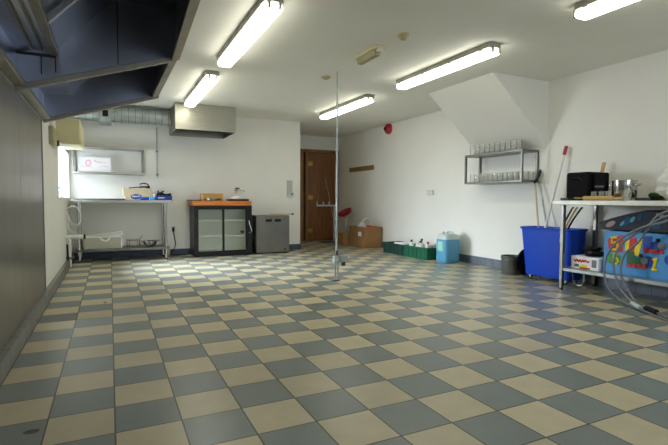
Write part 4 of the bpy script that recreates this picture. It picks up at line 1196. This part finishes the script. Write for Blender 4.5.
tc_ = thing('toy_crate', 'bright blue painted crate with numerals and toy trains under the table', 'crate', (4.8, 0.2, sz))
yL, yR, zT = 0.695, -0.45, 0.685
fx = 4.62
open_box(MB(), fx, 5.0, yR, yL, sz, zT, 0.014).build('crate_body', M['toy_blue'], tc_, bevel=0.003)
def patch(poly, m_, name, d=0.004):
    """poly: (y, z) outline raised on the front face."""
    return MB().prism(poly, 0, fx - d, fx).build(name, m_, tc_)
def rect(y0, z0, y1, z1, sk=0.0):
    return [(y0, z0), (y1, z0 + sk), (y1, z1 + sk), (y0, z1)]
def disc(y, z, r, n=16, ry=None):
    return [(y + (ry or r) * math.cos(2 * PI * k / n), z + r * math.sin(2 * PI * k / n)) for k in range(n)]
def digit(ch, y, z, size, m_, ang=0.0):
    """Numeral drawn as a bold extruded polygon band, reading from the room side (text runs toward -y)."""
    P = {'5': [(0.8, 1), (0.15, 1), (0.1, 0.55), (0.5, 0.62), (0.82, 0.5), (0.85, 0.25), (0.6, 0.03), (0.1, 0.06)],
         '1': [(0.2, 0.75), (0.5, 1.0), (0.5, 0.0)]}[ch]
    m = MB()
    pts3 = []
    for (a, b) in P:
        u, v = (a - 0.5) * size * 0.62, (b - 0.5) * size
        u, v = u * math.cos(ang) - v * math.sin(ang), u * math.sin(ang) + v * math.cos(ang)
        pts3.append((fx - 0.006, y - u, z + v))
    m.tube(pts3, size * 0.10, 8)
    if ch == '1':
        m.tube([(fx - 0.006, y + 0.2 * size, z - 0.5 * size), (fx - 0.006, y - 0.2 * size, z - 0.5 * size)], size * 0.10, 8)
    return m.build('numeral', m_, tc_)
patch([(0.655, 0.60), (0.64, 0.475), (0.50, 0.475), (0.50, 0.655)], M['toy_red'], 'printed_square')
digit('5', 0.575, 0.555, 0.13, M['toy_yellow'], 0.08)
patch([(0.48, 0.50), (0.46, 0.61), (0.37, 0.64), (0.36, 0.48)], M['toy_red'], 'printed_square')
patch([(0.475, 0.495), (0.47, 0.60), (0.43, 0.64), (0.44, 0.50)], M['toy_yellow'], 'printed_block', 0.006)
patch([(0.40, 0.46), (0.35, 0.62), (0.31, 0.62), (0.34, 0.46)], M['toy_yellow'], 'printed_block', 0.006)
# plain engine shapes: a boiler block, a cab, a dome and red wheels
def engine(y, z, m_, wheel, big=1.0):
    patch(rect(y, z, y - 0.17 * big, z + 0.07 * big), m_, 'engine_boiler', 0.008)
    patch(rect(y, z, y - 0.07 * big, z + 0.12 * big), m_, 'engine_cab', 0.010)
    patch(rect(y - 0.115 * big, z + 0.07 * big, y - 0.145 * big, z + 0.105 * big), M['black'], 'engine_funnel', 0.008)
    patch(disc(y - 0.165 * big, z + 0.04 * big, 0.034 * big), M['hose'], 'engine_front', 0.012)
    for k in range(4):
        patch(disc(y - (0.02 + 0.048 * k) * big, z - 0.018 * big, 0.022 * big), wheel, 'engine_wheel', 0.010)
engine(0.45, 0.375, M['toy_dkgreen'], M['toy_red'])
engine(0.30, 0.535, M['toy_navy'], M['toy_red'])
patch(disc(0.585, 0.40, 0.062, 20, 0.075), M['toy_green'], 'printed_roundel')
digit('5', 0.56, 0.40, 0.105, M['toy_yellow'])
patch(disc(0.25, 0.41, 0.055), M['toy_navy'], 'printed_roundel')
digit('1', 0.19, 0.40, 0.12, M['toy_yellow'], -0.2)
patch(disc(0.06, 0.45, 0.05), M['toy_navy'], 'printed_roundel')

pm = thing('folded_mat', 'dark folded play mat with blue ellipses heaped over the painted crate', 'mat', (4.8, 0.3, zT))
poly = [(0.735, 0.695), (0.755, 0.765), (0.62, 0.815), (0.45, 0.865), (0.27, 0.905), (0.10, 0.885), (-0.30, 0.85), (-0.30, 0.695)]
MB().prism(poly, 0, 4.60, 4.97).build('mat_fold', M['mat_dark'], pm, bevel=0.01)
def mp2(poly, m_, nm, d=0.004):
    return MB().prism(poly, 0, 4.60 - d, 4.60).build(nm, m_, pm)
def ell(y, z, a, b, ang, n=18):
    return [(y + a * math.cos(t) * math.cos(ang) - b * math.sin(t) * math.sin(ang), z + a * math.cos(t) * math.sin(ang) + b * math.sin(t) * math.cos(ang)) for t in [2 * PI * k / n for k in range(n)]]
mp2(ell(0.62, 0.755, 0.055, 0.026, -0.5), M['mat_pink'], 'printed_ellipse')
mp2(ell(0.46, 0.79, 0.05, 0.03, -0.9), M['mat_blue'], 'printed_ellipse')
mp2(ell(0.40, 0.81, 0.035, 0.018, -0.9), M['mat_cyan'], 'printed_ellipse', 0.006)
mp2(ell(0.50, 0.765, 0.03, 0.012, -0.9), M['mat_cyan'], 'printed_ellipse', 0.006)
mp2(ell(0.33, 0.835, 0.02, 0.04, 0.3), M['mat_blue'], 'printed_ellipse')
mp2(ell(0.14, 0.855, 0.05, 0.016, 0.35), M['mat_pink'], 'printed_ellipse')
mp2(ell(0.20, 0.76, 0.06, 0.03, 0.2), M['mat_blue'], 'printed_ellipse')

# ------------------------------------------------------------------ coiled grey hose hanging from the table
hz = thing('hose_coil', 'grey rubber hose in big loose loops hanging from the steel table', 'hose', (4.3, 0.2, 0))
hx = 4.41
loops = [
    [(4.43, -0.10, 0.86), (hx, 0.03, 0.80), (hx, 0.20, 0.745), (hx, 0.41, 0.61), (4.40, 0.525, 0.42), (4.39, 0.51, 0.18), (4.375, 0.36, 0.05), (4.30, 0.15, 0.02), (4.13, -0.12, 0.018), (3.98, -0.42, 0.016)],
    [(4.45, -0.10, 0.90), (4.43, 0.06, 0.83), (4.43, 0.26, 0.69), (4.43, 0.41, 0.55), (4.42, 0.46, 0.36), (4.40, 0.37, 0.15), (4.355, 0.20, 0.04), (4.27, 0.01, 0.025), (4.05, -0.42, 0.016)],
    [(4.45, -0.08, 0.93), (4.455, 0.10, 0.85), (4.45, 0.24, 0.62), (4.45, 0.37, 0.48), (4.44, 0.40, 0.30), (4.41, 0.29, 0.13), (4.34, 0.15, 0.035), (4.22, -0.15, 0.018), (4.12, -0.42, 0.016)],
]
for k, lp in enumerate(loops):
    MB().tube(smooth_path(lp, 8), 0.0105, 10).build('hose_loop', M['hose'], hz)
MB().tube([(4.31, 0.075, 0.03), (4.225, -0.055, 0.03)], 0.026, 12).build('coupling', M['black'], hz)
MB().tube([(4.36, 0.235, 0.04), (4.285, 0.115, 0.028)], 0.021, 12).build('hose_clip', M['can_top'], hz)
